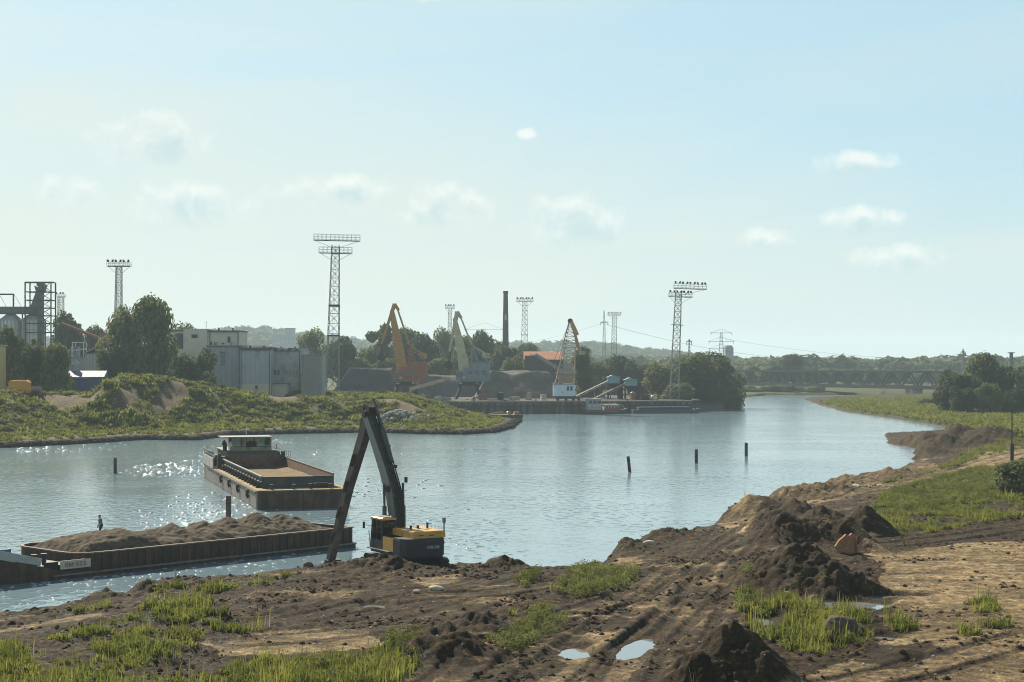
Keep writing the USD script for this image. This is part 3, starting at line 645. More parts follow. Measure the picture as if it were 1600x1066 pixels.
back = [(492, 513, 56, 640, 'round_light', 'light green tree left of the tall floodlight mast, above the corrugated block'), (536, 527, 60, 645, 'round_dark', 'dark tree directly right of the tall floodlight mast'),
        (572, 538, 48, 655, 'wide_mid', 'low tree between the tall mast and the orange crane'), (597, 508, 62, 700, 'open_mid', 'loose tall tree behind the jib of the orange crane'),
        (632, 512, 56, 690, 'round_mid', 'tree directly behind the orange crane cabin'), (662, 522, 52, 680, 'round_dark', 'dark tree right of the orange crane'),
        (690, 512, 54, 720, 'round_light', 'bright tree crown left of the cream crane jib'), (725, 524, 50, 700, 'round_mid', 'tree behind the cream crane jib'),
        (752, 518, 56, 690, 'round_dark', 'dark tree between the cream crane and the chimney'), (786, 528, 56, 670, 'wide_dark', 'wide dark tree at the foot of the chimney'),
        (822, 536, 56, 720, 'round_mid', 'tree above the left end of the orange roof'), (560, 560, 60, 640, 'wide_light', 'pale shrubby tree behind the dark coal heap'),
        (610, 556, 64, 640, 'wide_mid', 'shrubby tree at the left foot of the orange crane jib'), (680, 556, 70, 640, 'wide_mid', 'shrubby tree between the two jib cranes'),
        (740, 560, 64, 640, 'wide_dark', 'dark shrubby tree right of the cream crane base'), (800, 556, 46, 640, 'wide_light', 'small pale tree beside the brick shed'),
        (910, 543, 36, 560, 'tall_dark', 'narrow black-green tree directly behind the lattice crane'), (938, 562, 52, 640, 'wide_mid', 'low tree above the two conveyors'),
        (968, 556, 58, 650, 'round_dark', 'dark tree behind the left blue hopper house'), (1002, 560, 56, 640, 'wide_dark', 'wide dark tree behind the right blue hopper house'),
        (1034, 566, 66, 548, 'wide_light', 'pale willow left of the quay floodlight mast'), (1075, 548, 96, 556, 'wide_mid', 'big willow around the foot of the quay floodlight mast'),
        (1110, 545, 84, 566, 'wide_mid', 'tallest riverside willow at the end of the quay'), (1136, 580, 64, 575, 'wide_dark', 'dark low willow overhanging the river past the quay end'),
        (1060, 598, 54, 535, 'wide_light', 'small pale willow bush at the quay edge'), (1098, 592, 66, 548, 'wide_dark', 'dark willow bush at the waterline beyond the quay')]
for px, top, w, Y, k, lab in back: T(k, px, top, w, Y, lab)
T('round_mid', 1238, 553, 46, 930, 'tall single tree rising over the railway bridge')
rr = random.Random(5)
for i in range(34):
    px = 1160 + i * 9.9 + rr.uniform(-4, 4)
    T(rr.choice(['round_mid', 'round_dark', 'wide_mid', 'round_light', 'wide_mid']), px, 574 + 4 * (px - 1160) / 320 + rr.uniform(-3, 4), rr.uniform(24, 36), 960 + rr.uniform(-30, 60), 'one of the evenly high trees in the row behind the railway bridge', 'trees in the row behind the railway bridge')
for i in range(15):
    px = 1150 + i * 9 + rr.uniform(-4, 4)
    T(rr.choice(['wide_mid', 'wide_light', 'wide_light']), px, 603 + rr.uniform(-3, 4), rr.uniform(18, 30), 822 + rr.uniform(0, 14), 'one of the low bushes on the far shore under the bridge', 'bushes on the far shore under the bridge', name='shrub', cat='shrub')
for px, top, w, Y, k, lab in [(1490, 573, 62, 470, 'wide_dark', 'leftmost dark tree of the clump on the right meadow'), (1532, 551, 70, 485, 'round_mid', 'tallest tree of the clump on the right meadow'),
                              (1572, 573, 60, 478, 'round_dark', 'dark tree in front of the thick post on the right'), (1612, 568, 66, 470, 'wide_dark', 'tree of the right clump cut by the picture edge'),
                              (1505, 600, 46, 458, 'wide_dark', 'low dark tree in front of the left end of the right clump'), (1548, 596, 50, 455, 'wide_mid', 'low tree at the middle foot of the right clump'), (1590, 602, 46, 452, 'wide_dark', 'low dark tree at the right foot of the right clump'),
                              (1478, 585, 26, 620, 'round_dark', 'small tree behind the left edge of the right clump')]: T(k, px, top, w, Y, lab)
T('wide_light', 1592, 716, 84, 166, 'grey-green willow bush at the right picture edge beside the dark post', name='shrub', cat='shrub')
T('wide_mid', 1575, 742, 40, 168, 'small green bush left of the grey-green willow bush', name='shrub', cat='shrub')
T('wide_dark', 1452, 622, 40, 560, 'low brown-green scrub below the right end of the bridge', name='shrub', cat='shrub')

# instancers: what nobody could count
def scatter(name, protos, pos, rot, scale, label, cat, kind='stuff'):
    pi = UsdGeom.PointInstancer.Define(stage, path_for(None, name))
    base = pi.GetPath().pathString
    rel = pi.CreatePrototypesRel()
    for i, (m, mt) in enumerate(protos):
        p = usdkit.mesh(stage, f'{base}/variant_{i:03d}', m, mt); rel.AddTarget(p.GetPath())
    k = len(pos)
    rng = np.random.default_rng(k)
    pi.CreatePositionsAttr(Vt.Vec3fArray.FromNumpy(np.asarray(pos, np.float32)))
    pi.CreateProtoIndicesAttr(Vt.IntArray.FromNumpy(rng.integers(0, len(protos), k).astype(np.int32)))
    h = np.asarray(rot) / 2; q = np.zeros((k, 4), np.float32); q[:, 2], q[:, 3] = np.sin(h), np.cos(h)
    pi.CreateOrientationsAttr(Vt.QuathArray([Gf.Quath(float(w), float(x), float(y), float(z)) for x, y, z, w in q]))
    pi.CreateScalesAttr(Vt.Vec3fArray.FromNumpy(np.asarray(scale, np.float32)))
    tag(pi, label, cat, None, kind)
    return pi

def grass_tuft(seed, blades=30, spread=.26, h=.36, w=.026, droop=.7):
    rng = np.random.default_rng(seed); m = MB()
    for i in range(blades):
        a = rng.uniform(0, 6.28); r = spread * rng.random() ** .6; b = rng.uniform(0, 6.28); hh = h * rng.uniform(.5, 1.15); o = droop * hh * rng.uniform(.1, .8)
        p = np.array([math.cos(a) * r, math.sin(a) * r, -.03]); d = np.array([math.cos(b), math.sin(b), 0]); s = np.array([-d[1], d[0], 0]) * w * rng.uniform(.6, 1.4)
        q = p + d * o * .35 + [0, 0, hh * .65]; t = p + d * o + [0, 0, hh]
        m.add([p - s, p + s, q + s * .8, q - s * .8, t], [(0, 1, 2), (0, 2, 3), (3, 2, 4)])
    return m.mesh()
def weed_clump(seed, count=110, w=.9, h=.9, size=.16):
    rng = np.random.default_rng(seed)
    bl = [(rng.uniform(-.5, .5) * w, rng.uniform(-.5, .5) * w, rng.uniform(.25, .8) * h, w * rng.uniform(.25, .5), w * rng.uniform(.25, .5), h * rng.uniform(.2, .4)) for _ in range(5)]
    return crown(rng, bl, count, size, .1)

rng = np.random.default_rng(3)
def sample(poly, density, rng):
    x0, y0, x1, y1 = poly.bounds; k = int((x1 - x0) * (y1 - y0) * density)
    X, Y = rng.uniform(x0, x1, k), rng.uniform(y0, y1, k); m = shapely.contains_xy(poly, X, Y) & (np.abs(X / Y) < .40) & (Y > 44)
    return X[m], Y[m]
allg = shapely.unary_union(GRASS).buffer(2.5)
X, Y = sample(allg, 16, rng); z, s, g, i, _ = ground_all(X, Y)
m = (g > .30 + .5 * rng.random(len(g))) & i & (z > .3) & (rng.random(len(g)) < np.clip(75 / Y, 0, 1) ** 1.0)
X, Y, z = X[m], Y[m], z[m]; sc = rng.uniform(.45, 1.35, (len(X), 1)) * np.array([[1.1, 1.1, .95]]) * (.35 + 1.3 * fb(X, Y, 2.2, 3, 41))[:, None]
pond = np.hypot(X - PUDDLES[3][0], Y - PUDDLES[3][1]) < 5; sc[pond] *= 1.25
scatter('grass', [(grass_tuft(k), LEAF_GRASS) for k in range(5)] + [(grass_tuft(k + 50, 9, .30, .85, .016, .5), LEAF_GRASS) for k in range(2)] + [(weed_clump(77, 26, .5, .45, .10), LEAF_WEED)], np.stack([X, Y, z], -1), rng.uniform(0, 6.28, len(X)), sc, 'short bright grass growing in patches on the muddy bank', 'grass')
WZ = [pxpoly(p) for p in ([(760, 1010), (850, 945), (888, 958), (872, 990), (800, 1020)], [(868, 912), (905, 880), (945, 884), (998, 893), (985, 915), (905, 935)], [(570, 1030), (615, 985), (660, 1015), (640, 1045)],
                          [(1380, 775), (1430, 756), (1520, 736), (1600, 722), (1620, 760), (1500, 790), (1400, 800)], [(1150, 945), (1160, 905), (1185, 925), (1180, 955)], [(800, 905), (840, 890), (850, 905), (815, 918)])]
X, Y = sample(shapely.unary_union(WZ), 3.0, rng); z, s, g, i, _ = ground_all(X, Y); m = (rng.random(len(X)) < np.where(Y > 110, .45, .9)) & (z < 4.2)
X, Y, z = X[m], Y[m], z[m]; sc = rng.uniform(.45, 1.0, (len(X), 1)) * np.ones((1, 3)); sc[Y < 110] *= .8
scatter('weeds', [(weed_clump(k + 60, 130, .8, .9, .10), LEAF_WEED) for k in range(4)], np.stack([X, Y, z], -1), rng.uniform(0, 6.28, len(X)), sc, 'leafy green weeds in clumps on the near bank', 'weeds')
# weeds on the mounds across the river
k = 26000; X, Y = rng.uniform(-175, 4, k), rng.uniform(285, 470, k); z, s, g, i, yd = ground_all(X, Y); zl, br, dl, li, _ = left_bank(X, Y)
m = (~i) & (dl > 7) & (br < .4) & (z > 1.0) & (rng.random(k) < smooth01(6, 13, dl) * (.25 + 1.3 * fb(X, Y, 9, 2, 44))) & (np.abs(X / Y) < .42) & (dl < 85)
X, Y, z = X[m], Y[m], z[m]; sc = rng.uniform(.7, 1.7, (len(X), 1)) * np.array([[1.3, 1.3, .9]]) * (.35 + .9 * fb(X, Y, 6, 2, 45))[:, None]
scatter('mound_weeds', [(weed_clump(k + 80, 120, 1.1, .75, .20), LEAF_WEED) if k < 3 else (grass_tuft(k + 90, 26, .6, 1.0, .09), LEAF_GRASS) for k in range(7)], np.stack([X, Y, z - .15], -1), rng.uniform(0, 6.28, len(X)), sc, 'tall green weeds covering the spoil mounds across the river', 'weeds')
k = 9000; X, Y = rng.uniform(-150, 4, k), rng.uniform(285, 440, k); z, s, g, i, yd = ground_all(X, Y); zl, br, dl, li, _ = left_bank(X, Y)
m = (~i) & (dl > 2.2) & (dl < 13) & (z > .5) & (np.abs(X / Y) < .42)
X, Y, z = X[m], Y[m], z[m]
scatter('shore_grass', [(grass_tuft(k + 20, 22, .7, .6, .12), LEAF_GRASS) for k in range(4)], np.stack([X, Y, z], -1), rng.uniform(0, 6.28, len(X)), rng.uniform(.6, 1.3, (len(X), 1)) * np.ones((1, 3)), 'bright grass strip along the far shore below the mounds', 'grass')
k = 15000; Y = 300 * (760 / 300) ** rng.random(k); X = Y * rng.uniform(.17, .40, k); z, s, g, i, _ = ground_all(X, Y)
m = i & (g > .4) & (z > .7); X, Y, z = X[m], Y[m], z[m]
scatter('meadow_grass', [(grass_tuft(k + 30, 20, 1.0, .7, .16), LEAF_GRASS) for k in range(4)], np.stack([X, Y, z], -1), rng.uniform(0, 6.28, len(X)), rng.uniform(.6, 1.5, (len(X), 1)) * np.ones((1, 3)), 'long yellow-green grass on the flat right meadow', 'grass')
# far woods: on the hills and on the plain
def wood_blob(seed):
    r = np.random.default_rng(seed)
    return crown(r, [(r.uniform(-4, 4), r.uniform(-4, 4), r.uniform(3, 8), r.uniform(3, 6), r.uniform(3, 6), r.uniform(3, 5)) for _ in range(6)], 420, 2.2, .15)
k = 9000; Y = 1150 * (3300 / 1150) ** rng.random(k); X = Y * rng.uniform(-.45, .45, k)
m = (Y > 1900) | (X / Y > -.02); m &= rng.random(k) < .55 + .45 * (Y > 2300); X, Y = X[m], Y[m]; z = hit_z(X, Y)
scatter('far_woods', [(wood_blob(k), LEAF_MID if k % 2 else LEAF_DARK) for k in range(5)], np.stack([X, Y, z - 1], -1), rng.uniform(0, 6.28, len(X)), rng.uniform(.7, 1.6, (len(X), 1)) * np.array([[1.3, 1.3, 1]]), 'hazy blue-green woods covering the distant hills and plain', 'woods')

# clods of mud and stones
def clod(seed):
    r = np.random.default_rng(seed); m = trimesh.creation.icosphere(1, 1.0); d = np.array(m.vertices)
    return (d * (.55 + .9 * meshkit.fbm(d * 1.7 + seed, 3, seed))[:, None] * [1, .85, .62], np.array(m.faces))
MUD = mat('mud_clod', (.026, .0165, .0095), rough=.95, var=.5, scale=1.2, bump=.03, col2=(.095, .066, .04), spec=.08, s2=.5)
k = 60000; Y = 50 * (190 / 50) ** rng.random(k); X = Y * rng.uniform(-.36, .40, k); z, s, g, i, _ = ground_all(X, Y)
m = i & (z > .55) & (g < .35) & (rng.random(k) < (.03 + .97 * smooth01(.48, .64, fb(X, Y, 3.0, 3, 51))) * (1 - .8 * s)) & (np.hypot(X - EXC[0], Y - EXC[1]) > 3.8)
for a in PUDDLES: m &= np.hypot((X - a[0]) / a[2], (Y - a[1]) / a[3]) > 1.5
X, Y, z = X[m], Y[m], z[m]; sc = .04 + .12 * rng.random((len(X), 1)) ** 2.5 * np.ones((1, 3)) * 1.3
scatter('mud_clods', [(clod(k), MUD) for k in range(6)], np.stack([X, Y, z], -1), rng.uniform(0, 6.28, len(X)), sc, 'loose clods of dark mud strewn over the churned bank', 'mud clods')
STONE = mat('pale_stone', (.30, .27, .23), rough=.85, var=.25, scale=2, bump=.02)
BOULDER = mat('brown_boulder', (.075, .055, .04), rough=.9, var=.25, scale=1.5, bump=.04)
def rock(px, py, w, m, label, h=None, seed=0, hh=1.0, name='boulder', cat='boulder'):
    x, y = G(px, py, 2.0 if h is None else h); z = float(hit_z(x, y)[0]); s = w / FPX * y
    v, f = clod(seed); mm = trimesh.Trimesh(v, f).subdivide(); v = np.array(mm.vertices) * [s * .62, s * .62, s * .75 * hh]
    obj(name, (v, np.array(mm.faces)), m, None, 40, label, cat, loc=(x, y, z + s * .18 * hh))
bx_, by_ = G(1314, 1000, 1.95); bz_ = float(hit_z(bx_, by_)[0]); bm_ = trimesh.creation.icosphere(3, 1.0); vv_ = np.array(bm_.vertices); vv_ = np.sign(vv_) * np.abs(vv_) ** .75; vv_ = vv_ * (.62 + .62 * meshkit.fbm(vv_ * 1.5 + 3, 4, 4))[:, None] * [.80, .62, .66] + [0, 0, .48]
obj('boulder', (vv_, np.array(bm_.faces)), BOULDER, None, 35, 'large brown blocky boulder standing in the bright grass by the pond', 'boulder', loc=(bx_, by_, bz_))
rock(1232, 930, 13, STONE, 'pale stone at the foot of the big dark heap, left one', seed=4, name='stone', cat='stone')
rock(1272, 936, 20, BOULDER, 'rounded dark stone at the foot of the big dark heap, right one', seed=5, name='stone', cat='stone')
rock(681, 922, 18, STONE, 'flat pale stone in the dark mud in front of the digger', seed=6, hh=.5, name='stone', cat='stone')
rock(651, 928, 9, STONE, 'small white stone in the mud left of the flat pale stone', seed=7, hh=.6, name='stone', cat='stone')
rock(1014, 832, 16, STONE, 'whitish stone on the mud ledge by the water', seed=8, hh=.6, name='stone', cat='stone')
rock(1376, 752, 12, STONE, 'pale stone at the upper right among the spoil', seed=9, hh=.5, name='stone', cat='stone')
rock(1338, 754, 16, STONE, 'light flat rock on the tan spoil ridge', seed=10, hh=.5, name='stone', cat='stone')
rock(482, 886, 14, BOULDER, 'dark lump of earth at the water edge left of the digger', h=1.0, seed=11, name='stone', cat='stone')
# split tree stump / torn orange timber sticking out of the heap
x, y = G(1322, 862, 2.2); z = float(hit_z(x, y)[0]); wd = mat('fresh_timber', (.20, .098, .052), rough=.85, var=.35, scale=5)
th = thing('torn_timber', 'splintered orange-brown timber slab sticking out behind the big dark heap', 'timber', (x, y, z - .3), 12)
obj('slab', MB().prism([(-.85, .75), (-.3, -.1), (.7, -.1), (.78, .9), (.66, 1.52), (.42, 1.66), (.22, 1.50), (-.04, 1.60), (-.30, 1.36), (-.55, 1.20)], 'y', -.12, .12), wd, th)
obj('bark_edge', MB().prism([(.60, -.1), (.80, -.1), (.80, .6), (.60, 1.25)], 'y', -.16, .10), BARK, th)

# small pale stones and dead stalks on the dry ground
k = 9000; Y = 50 * (170 / 50) ** rng.random(k); X = Y * rng.uniform(-.36, .40, k); z, s, g, i, _ = ground_all(X, Y)
m = i & (z > .7) & (g < .5) & (rng.random(k) < .12 + .75 * s * smooth01(.44, .6, fb(X, Y, 4.0, 3, 52))) & (np.hypot(X - EXC[0], Y - EXC[1]) > 3.8)
for a in PUDDLES: m &= np.hypot((X - a[0]) / a[2], (Y - a[1]) / a[3]) > 1.6
X, Y, z = X[m], Y[m], z[m]
scatter('pebbles', [(clod(k + 10), STONE) for k in range(4)], np.stack([X, Y, z + .01], -1), rng.uniform(0, 6.28, len(X)), .02 + .085 * rng.random((len(X), 1)) ** 2.2 * np.ones((1, 3)), 'pale stones scattered over the dry tracks and flats', 'pebbles')
DEAD = mat('dead_stalk', (.24, .18, .10), rough=.9, var=.3)
k = 2600; Y = 50 * (150 / 50) ** rng.random(k); X = Y * rng.uniform(-.36, .40, k); z, s, g, i, _ = ground_all(X, Y); m = i & (z > .7) & (z < 3.5) & (rng.random(k) < .10 + .7 * g); X, Y, z = X[m], Y[m], z[m]
scatter('dead_stalks', [(grass_tuft(k + 70, 5, .3, .8, .012, 1.1), DEAD) for k in range(4)], np.stack([X, Y, z], -1), rng.uniform(0, 6.28, len(X)), rng.uniform(.5, 1.2, (len(X), 1)) * np.ones((1, 3)), 'thin dead stalks standing among the grass', 'dead stalks')
# ------------------------------------------------------------------ materials of built things
GREYST = mat('galvanised_steel', (.17, .175, .165), rough=.5, var=.15, metal=.3, col2=(.16, .13, .11), thr=(.58, .7))
DARKST = mat('dark_steel', (.024, .023, .022), rough=.65, var=.3, col2=(.055, .032, .02), thr=(.52, .66))
RUST = mat('rusty_hull', (.040, .026, .019), rough=.7, var=.4, scale=.9, col2=(.085, .045, .026), thr=(.46, .62), s2=1.2, streak=True, bump=.015)
RUSTIN = mat('rusty_hold', (.115, .062, .042), rough=.85, var=.3, col2=(.05, .032, .025), thr=(.48, .64))
HULLGR = mat('grey_hull', (.13, .12, .108), rough=.6, var=.25, col2=(.07, .05, .038), thr=(.5, .68), s2=.9, streak=True)
DECK = mat('dusty_deck', (.28, .21, .12), spec=.05, rough=.9, var=.25, scale=2.2, col2=(.12, .095, .07), thr=(.55, .7))
SAND = mat('grey_sand', (.088, .070, .050), rough=.95, var=.35, scale=.8, bump=.06, bscale=4, col2=(.050, .036, .025), thr=(.46, .62), s2=1.1, spec=.05)
SAND2 = mat('tan_sand', (.155, .115, .068), spec=.05, rough=.95, var=.25, scale=1.2, bump=.04, bscale=4)
WHITE = mat('white_paint', (.40, .41, .39), rough=.6, var=.15, col2=(.16, .125, .095), thr=(.5, .68))
CREAMP = mat('cream_paint', (.34, .30, .19), rough=.5, var=.15, col2=(.25, .17, .10), thr=(.58, .72))
GREENP = mat('green_paint', (.03, .13, .095), rough=.5, var=.2)
REDP = mat('red_paint', (.22, .05, .042), rough=.45, var=.2)
BLUEP = mat('blue_paint', (.06, .10, .20), rough=.5, var=.2)
BLACK = mat('black_rubber', (.013, .012, .012), rough=.75, var=.3)
YEL = mat('digger_yellow', (.43, .245, .055), rough=.45, var=.12, col2=(.13, .085, .04), thr=(.56, .7), s2=1.6)
GREYB = mat('digger_grey', (.060, .063, .058), rough=.4, var=.12, col2=(.06, .045, .035), thr=(.54, .7), s2=1.2)
CHAR = mat('digger_charcoal', (.022, .022, .024), rough=.5, var=.15, col2=(.07, .055, .04), thr=(.56, .72), s2=1.4)
STICKM = mat('stick_brown', (.038, .027, .022), rough=.6, var=.3, col2=(.085, .052, .036), thr=(.5, .66))
CHROME = mat('piston_chrome', (.6, .6, .6), rough=.2, metal=1.0, var=.05)
def pane_mat(name, tint, fac):
    return usdkit.material(stage, '/World/Looks/' + name, {'t': ('transparent_bsdf', {'color': tint}), 'g': ('glossy_bsdf', {'roughness': .03, 'color': (.9, .95, .95)}), 'f': ('fresnel', {'IOR': 1.5}), 'm': ('mix_closure', {})},
                           [('f.fac', 'm.fac'), ('t.BSDF', 'm.closure1'), ('g.BSDF', 'm.closure2')], surface='m.closure')
PANE = pane_mat('window_glass', (.62, .70, .68), .2)
DGLASS = mat('dark_window', (.02, .025, .03), rough=.08, var=.05, spec=.6)

# ------------------------------------------------------------------ empty sand barge (motor barge), bow towards the camera
def sheet(nx, ny, x0, x1, y0, y1, fz):
    X, Y = np.meshgrid(np.linspace(x0, x1, nx), np.linspace(y0, y1, ny)); Z = fz(X, Y)
    i = np.arange(nx * ny).reshape(ny, nx)
    q = np.stack([i[:-1, :-1], i[:-1, 1:], i[1:, 1:], i[1:, :-1]], -1).reshape(-1, 4)
    return np.stack([X, Y, Z], -1).reshape(-1, 3), np.vstack([q[:, [0, 1, 2]], q[:, [0, 2, 3]]])

BX, BY, BR = -22.5, 172.2, 17.2
b = thing('motor_barge', 'empty motor barge with wheelhouse at its far stern, coming bow first towards the digger', 'barge', (BX, BY, 0), BR)
h = MB()   # hull: rings from bow to stern, half beam, bottom, deck
st = [(0, 4.9, .2, 2.0), (.35, 5.0, -.3, 2.0), (3, 5.0, -1, 2.0), (37, 5.0, -1, 2.0), (50, 5.0, -1, 2.1), (55, 4.4, -.6, 2.3), (58, 2.8, -.1, 2.5)]
rings = [[(-w * .96, y, zb), (w * .96, y, zb), (w, y, .1 * zt), (w, y, zt - .02), (-w, y, zt - .02), (-w, y, .1 * zt)] for y, w, zb, zt in st]
h.loft(rings)
obj('hull', h, HULLGR, b)
bf = MB().box(-4.86, 4.86, -.07, .0, -.15, 1.93); obj('bow_plate', bf, RUST, b, label='dark rusty bow plate')
for k in range(5): obj('bow_seam', MB().box(-4.4 + k * 2.2 - .04, -4.4 + k * 2.2 + .04, -.10, -.07, .0, 1.9), DARKST, b)
dk = MB()
dk.box(-4.95, -3.95, .1, 37, 2.0, 2.05).box(3.95, 4.95, .1, 37, 2.0, 2.05).box(-3.95, 3.95, .1, 3.0, 2.0, 2.045).box(-4.6, 4.6, 37, 47, 2.08, 2.13)
obj('deck', dk, DECK, b)
obj('rubbing_strake', MB().box(-5.10, -5.0, .3, 46, 1.72, 1.92), DARKST, b); obj('rubbing_strake', MB().box(5.0, 5.10, .3, 46, 1.72, 1.92), DARKST, b)
cmz = 3.35
obj('hold_side', MB().box(-3.95, -3.83, 3.0, 36.5, 1.2, cmz), DARKST, b, label='outer left hold coaming')
obj('hold_side', MB().box(3.83, 3.95, 3.0, 36.5, 1.2, cmz + .1), RUSTIN, b, label='brown right hold coaming')
obj('hold_end', MB().box(-3.83, 3.83, 3.0, 3.12, 1.2, 3.2), mat('hold_front', (.040, .042, .048), rough=.6, var=.3, col2=(.09, .055, .035), thr=(.55, .7)), b)
obj('hold_end', MB().box(-3.83, 3.83, 36.38, 36.5, 1.2, cmz + .45), RUSTIN, b)
for z in (cmz - .02, cmz - .65):
    obj('coaming_rail', MB().beam((-4.03, 3.0, z), (-4.03, 36.5, z), .16, .12), GREYST if z > 3 else DARKST, b)
obj('coaming_rail', MB().beam((3.9, 3.0, cmz + .15), (3.9, 36.5, cmz + .15), .2, .1), RUST, b); obj('coaming_rail', MB().beam((-3.9, 3.05, 3.24), (3.9, 3.05, 3.24), .2, .08), DARKST, b)
for k in range(14): obj('coaming_stay', MB().prism([(-4.55, 2.05), (-3.97, 2.05), (-3.97, 3.1)], 'y', 4 + k * 2.4, 4.07 + k * 2.4), DARKST, b)
for x in (-3.2, -.8, 1.0, 3.2): obj('bollard', MB().tube([(x, 1.2, 2.04), (x, 1.2, 2.5)], [.16, .16], 10).tube([(x, 1.2, 2.5), (x, 1.2, 2.58)], [.23, .23], 10), DARKST, b)
obj('windlass', MB().tube([(1.6, 2.0, 2.4), (3.0, 2.0, 2.4)], .28, 10).box(1.5, 1.65, 1.7, 2.3, 2.04, 2.6).box(2.95, 3.1, 1.7, 2.3, 2.04, 2.6), DARKST, b)
obj('hold_post', MB().tube([(3.6, 36, 3.2), (3.6, 36, 4.3)], .28, 10), DARKST, b)
# stern bulwark
bw = MB()
for sg in (-1, 1):
    pts = [(39, 5.03), (50, 5.03), (55, 4.45), (58, 2.8)]
    for (y0, w0), (y1, w1) in zip(pts[:-1], pts[1:]): bw.beam((sg * w0, y0, 2.65), (sg * w1, y1, 2.75), .10, 1.35)
obj('bulwark', bw, mat('stern_grey', (.24, .24, .22), rough=.6, var=.2, col2=(.10, .075, .055), thr=(.5, .66)), b, label='pale stern bulwark')
for x, y, w, d2_, hh in ((-4.2, 42, .8, 1.6, 1.5), (3.9, 43, .9, 1.2, 1.8), (-3.9, 46, 1.0, 1.4, 1.3), (4.3, 47, .7, .9, 2.0), (-4.4, 37.6, .6, .6, 1.9), (2.6, 37.8, .7, .5, 1.2)): obj('deck_gear', MB().loft([[(x + sx_ * w / 2 * s3, y + sy_ * d2_ / 2 * s3, z) for sx_, sy_ in ((-1, -1), (1, -1), (1, 1), (-1, 1))] for z, s3 in ((2.1, 1), (2.1 + hh * .7, 1), (2.1 + hh, .55))]), DARKST, b)
for y in (6, 14, 22, 30): obj('tyre_fender', MB().tube([(-5.16 + .0, y + .42 * math.cos(t), 1.3 + .42 * math.sin(t)) for t in np.linspace(0, 2 * math.pi, 13)], .13, 6, cap=False), BLACK, b)
rl = MB()
for sg in (-1, 1):
    for y in np.arange(38.5, 57, 1.6):
        w = np.interp(y, [38, 50, 55, 58], [5, 5, 4.4, 2.8]); rl.beam((sg * w, y, 3.3), (sg * w, y, 4.15), .05)
    for z in (3.7, 4.15): rl.beam((sg * 5, 38.5, z), (sg * 5, 50, z), .04).beam((sg * 5, 50, z), (sg * 4.4, 55, z), .04)
obj('railing', rl, GREYST, b)
# deckhouse and wheelhouse
hz_ = thing  # (kept short)
obj('deckhouse', MB().box(-3.3, 3.3, 38.5, 49, 2.13, 4.15).box(-3.5, 3.5, 38.3, 49.2, 4.15, 4.25), mat('house_grey', (.065, .072, .068), rough=.6, var=.2, col2=(.06, .07, .06)), b)
DIRTY = mat('dirty_cream', (.19, .16, .10), rough=.7, var=.25, col2=(.08, .06, .04), thr=(.5, .66))
wh = obj('wheelhouse', MB().box(-2.6, 2.6, 39.2, 43.0, 4.25, 4.72), DIRTY, b)
pst = MB()
for x in (-2.5, -.85, .85, 2.5):
    for y in (39.3, 42.9): pst.box(x - .09, x + .09, y - .09, y + .09, 4.72, 5.95)
obj('window_frame', pst, DIRTY, wh)
for y in (39.26, 42.94): obj('pane', MB().box(-2.5, 2.5, y - .01, y + .01, 4.72, 5.95), PANE, wh)
for x in (-2.56, 2.56): obj('pane', MB().box(x - .01, x + .01, 39.3, 42.9, 4.72, 5.95), PANE, wh)
obj('roof', MB().box(-3.9, 2.75, 38.9, 43.4, 5.95, 6.07), mat('weathered_roof', (.15, .145, .125), rough=.7, var=.2), wh)
obj('steering_console', MB().box(-.7, .7, 39.8, 40.6, 4.72, 5.35).tube([(.15, 41, 4.72), (.15, 41, 5.2), (.15, 41, 5.45)], [.25, .28, .2], 8), BLACK, wh)
for x in (-2.2, -.6, 1.6): obj('house_window', MB().box(x - .35, x + .35, 38.46, 38.5, 2.95, 3.65), DGLASS, b)
obj('deck_box', MB().box(-.4, 1.8, 37.2, 38.1, 2.13, 3.05).box(-.5, 1.9, 37.1, 38.2, 3.05, 3.13), GREENP, b, label='green deck locker')
obj('funnel', MB().tube([(2.9, 45, 4.2), (2.9, 45, 5.6)], [.42, .36], 10), BLACK, b)
obj('ventilator', MB().tube([(-3.4, 40, 4.2), (-3.4, 40, 5.1), (-3.7, 40, 5.4)], [.28, .28, .4], 9), BLACK, b)
obj('winch', MB().tube([(-4.2, 39.6, 3.0), (-2.9, 39.6, 3.0)], .55, 12).box(-4.3, -4.2, 39.0, 40.2, 2.1, 3.6).box(-2.9, -2.8, 39.0, 40.2, 2.1, 3.6), DARKST, b)
obj('winch', MB().tube([(3.3, 38.4, 3.0), (4.5, 38.4, 3.0)], .5, 12).box(3.2, 3.3, 37.9, 38.9, 2.1, 3.5).box(4.5, 4.6, 37.9, 38.9, 2.1, 3.5), DARKST, b)
obj('dinghy', MB().loft([[(x, y, z) for x, y, z in ((3.1 * 1, 41 + q, 2.9 + .0), (3.5, 41 + q, 2.55 - .2 * w), (4.4, 41 + q, 2.55 - .2 * w), (4.8, 41 + q, 2.9))] for q, w in ((0, .0), (.5, 1), (2.6, 1), (3.6, .0))]), WHITE, b)
for x, y, z in ((-4.3, 42, 3.3), (-4.0, 44, 3.4), (4.2, 40.4, 3.0)): obj('rope_coil', MB().tube([(x + .4 * math.cos(a), y + .4 * math.sin(a), z - .9 + .02 * i) for i, a in enumerate(np.linspace(0, 18, 50))], .07, 5), mat('rope', (.42, .38, .28), rough=.9), b)
obj('mast', MB().tube([(0, 44.5, 4.25), (0, 44.5, 7.2)], [.07, .04], 6), WHITE, b)
obj('flag', MB().box(4.35, 4.37, 46, 46.9, 4.2, 4.7).tube([(4.36, 46, 3.3), (4.36, 46, 4.8)], .025, 5), REDP, b)
c_, s_ = math.cos(math.radians(BR)), math.sin(math.radians(BR))
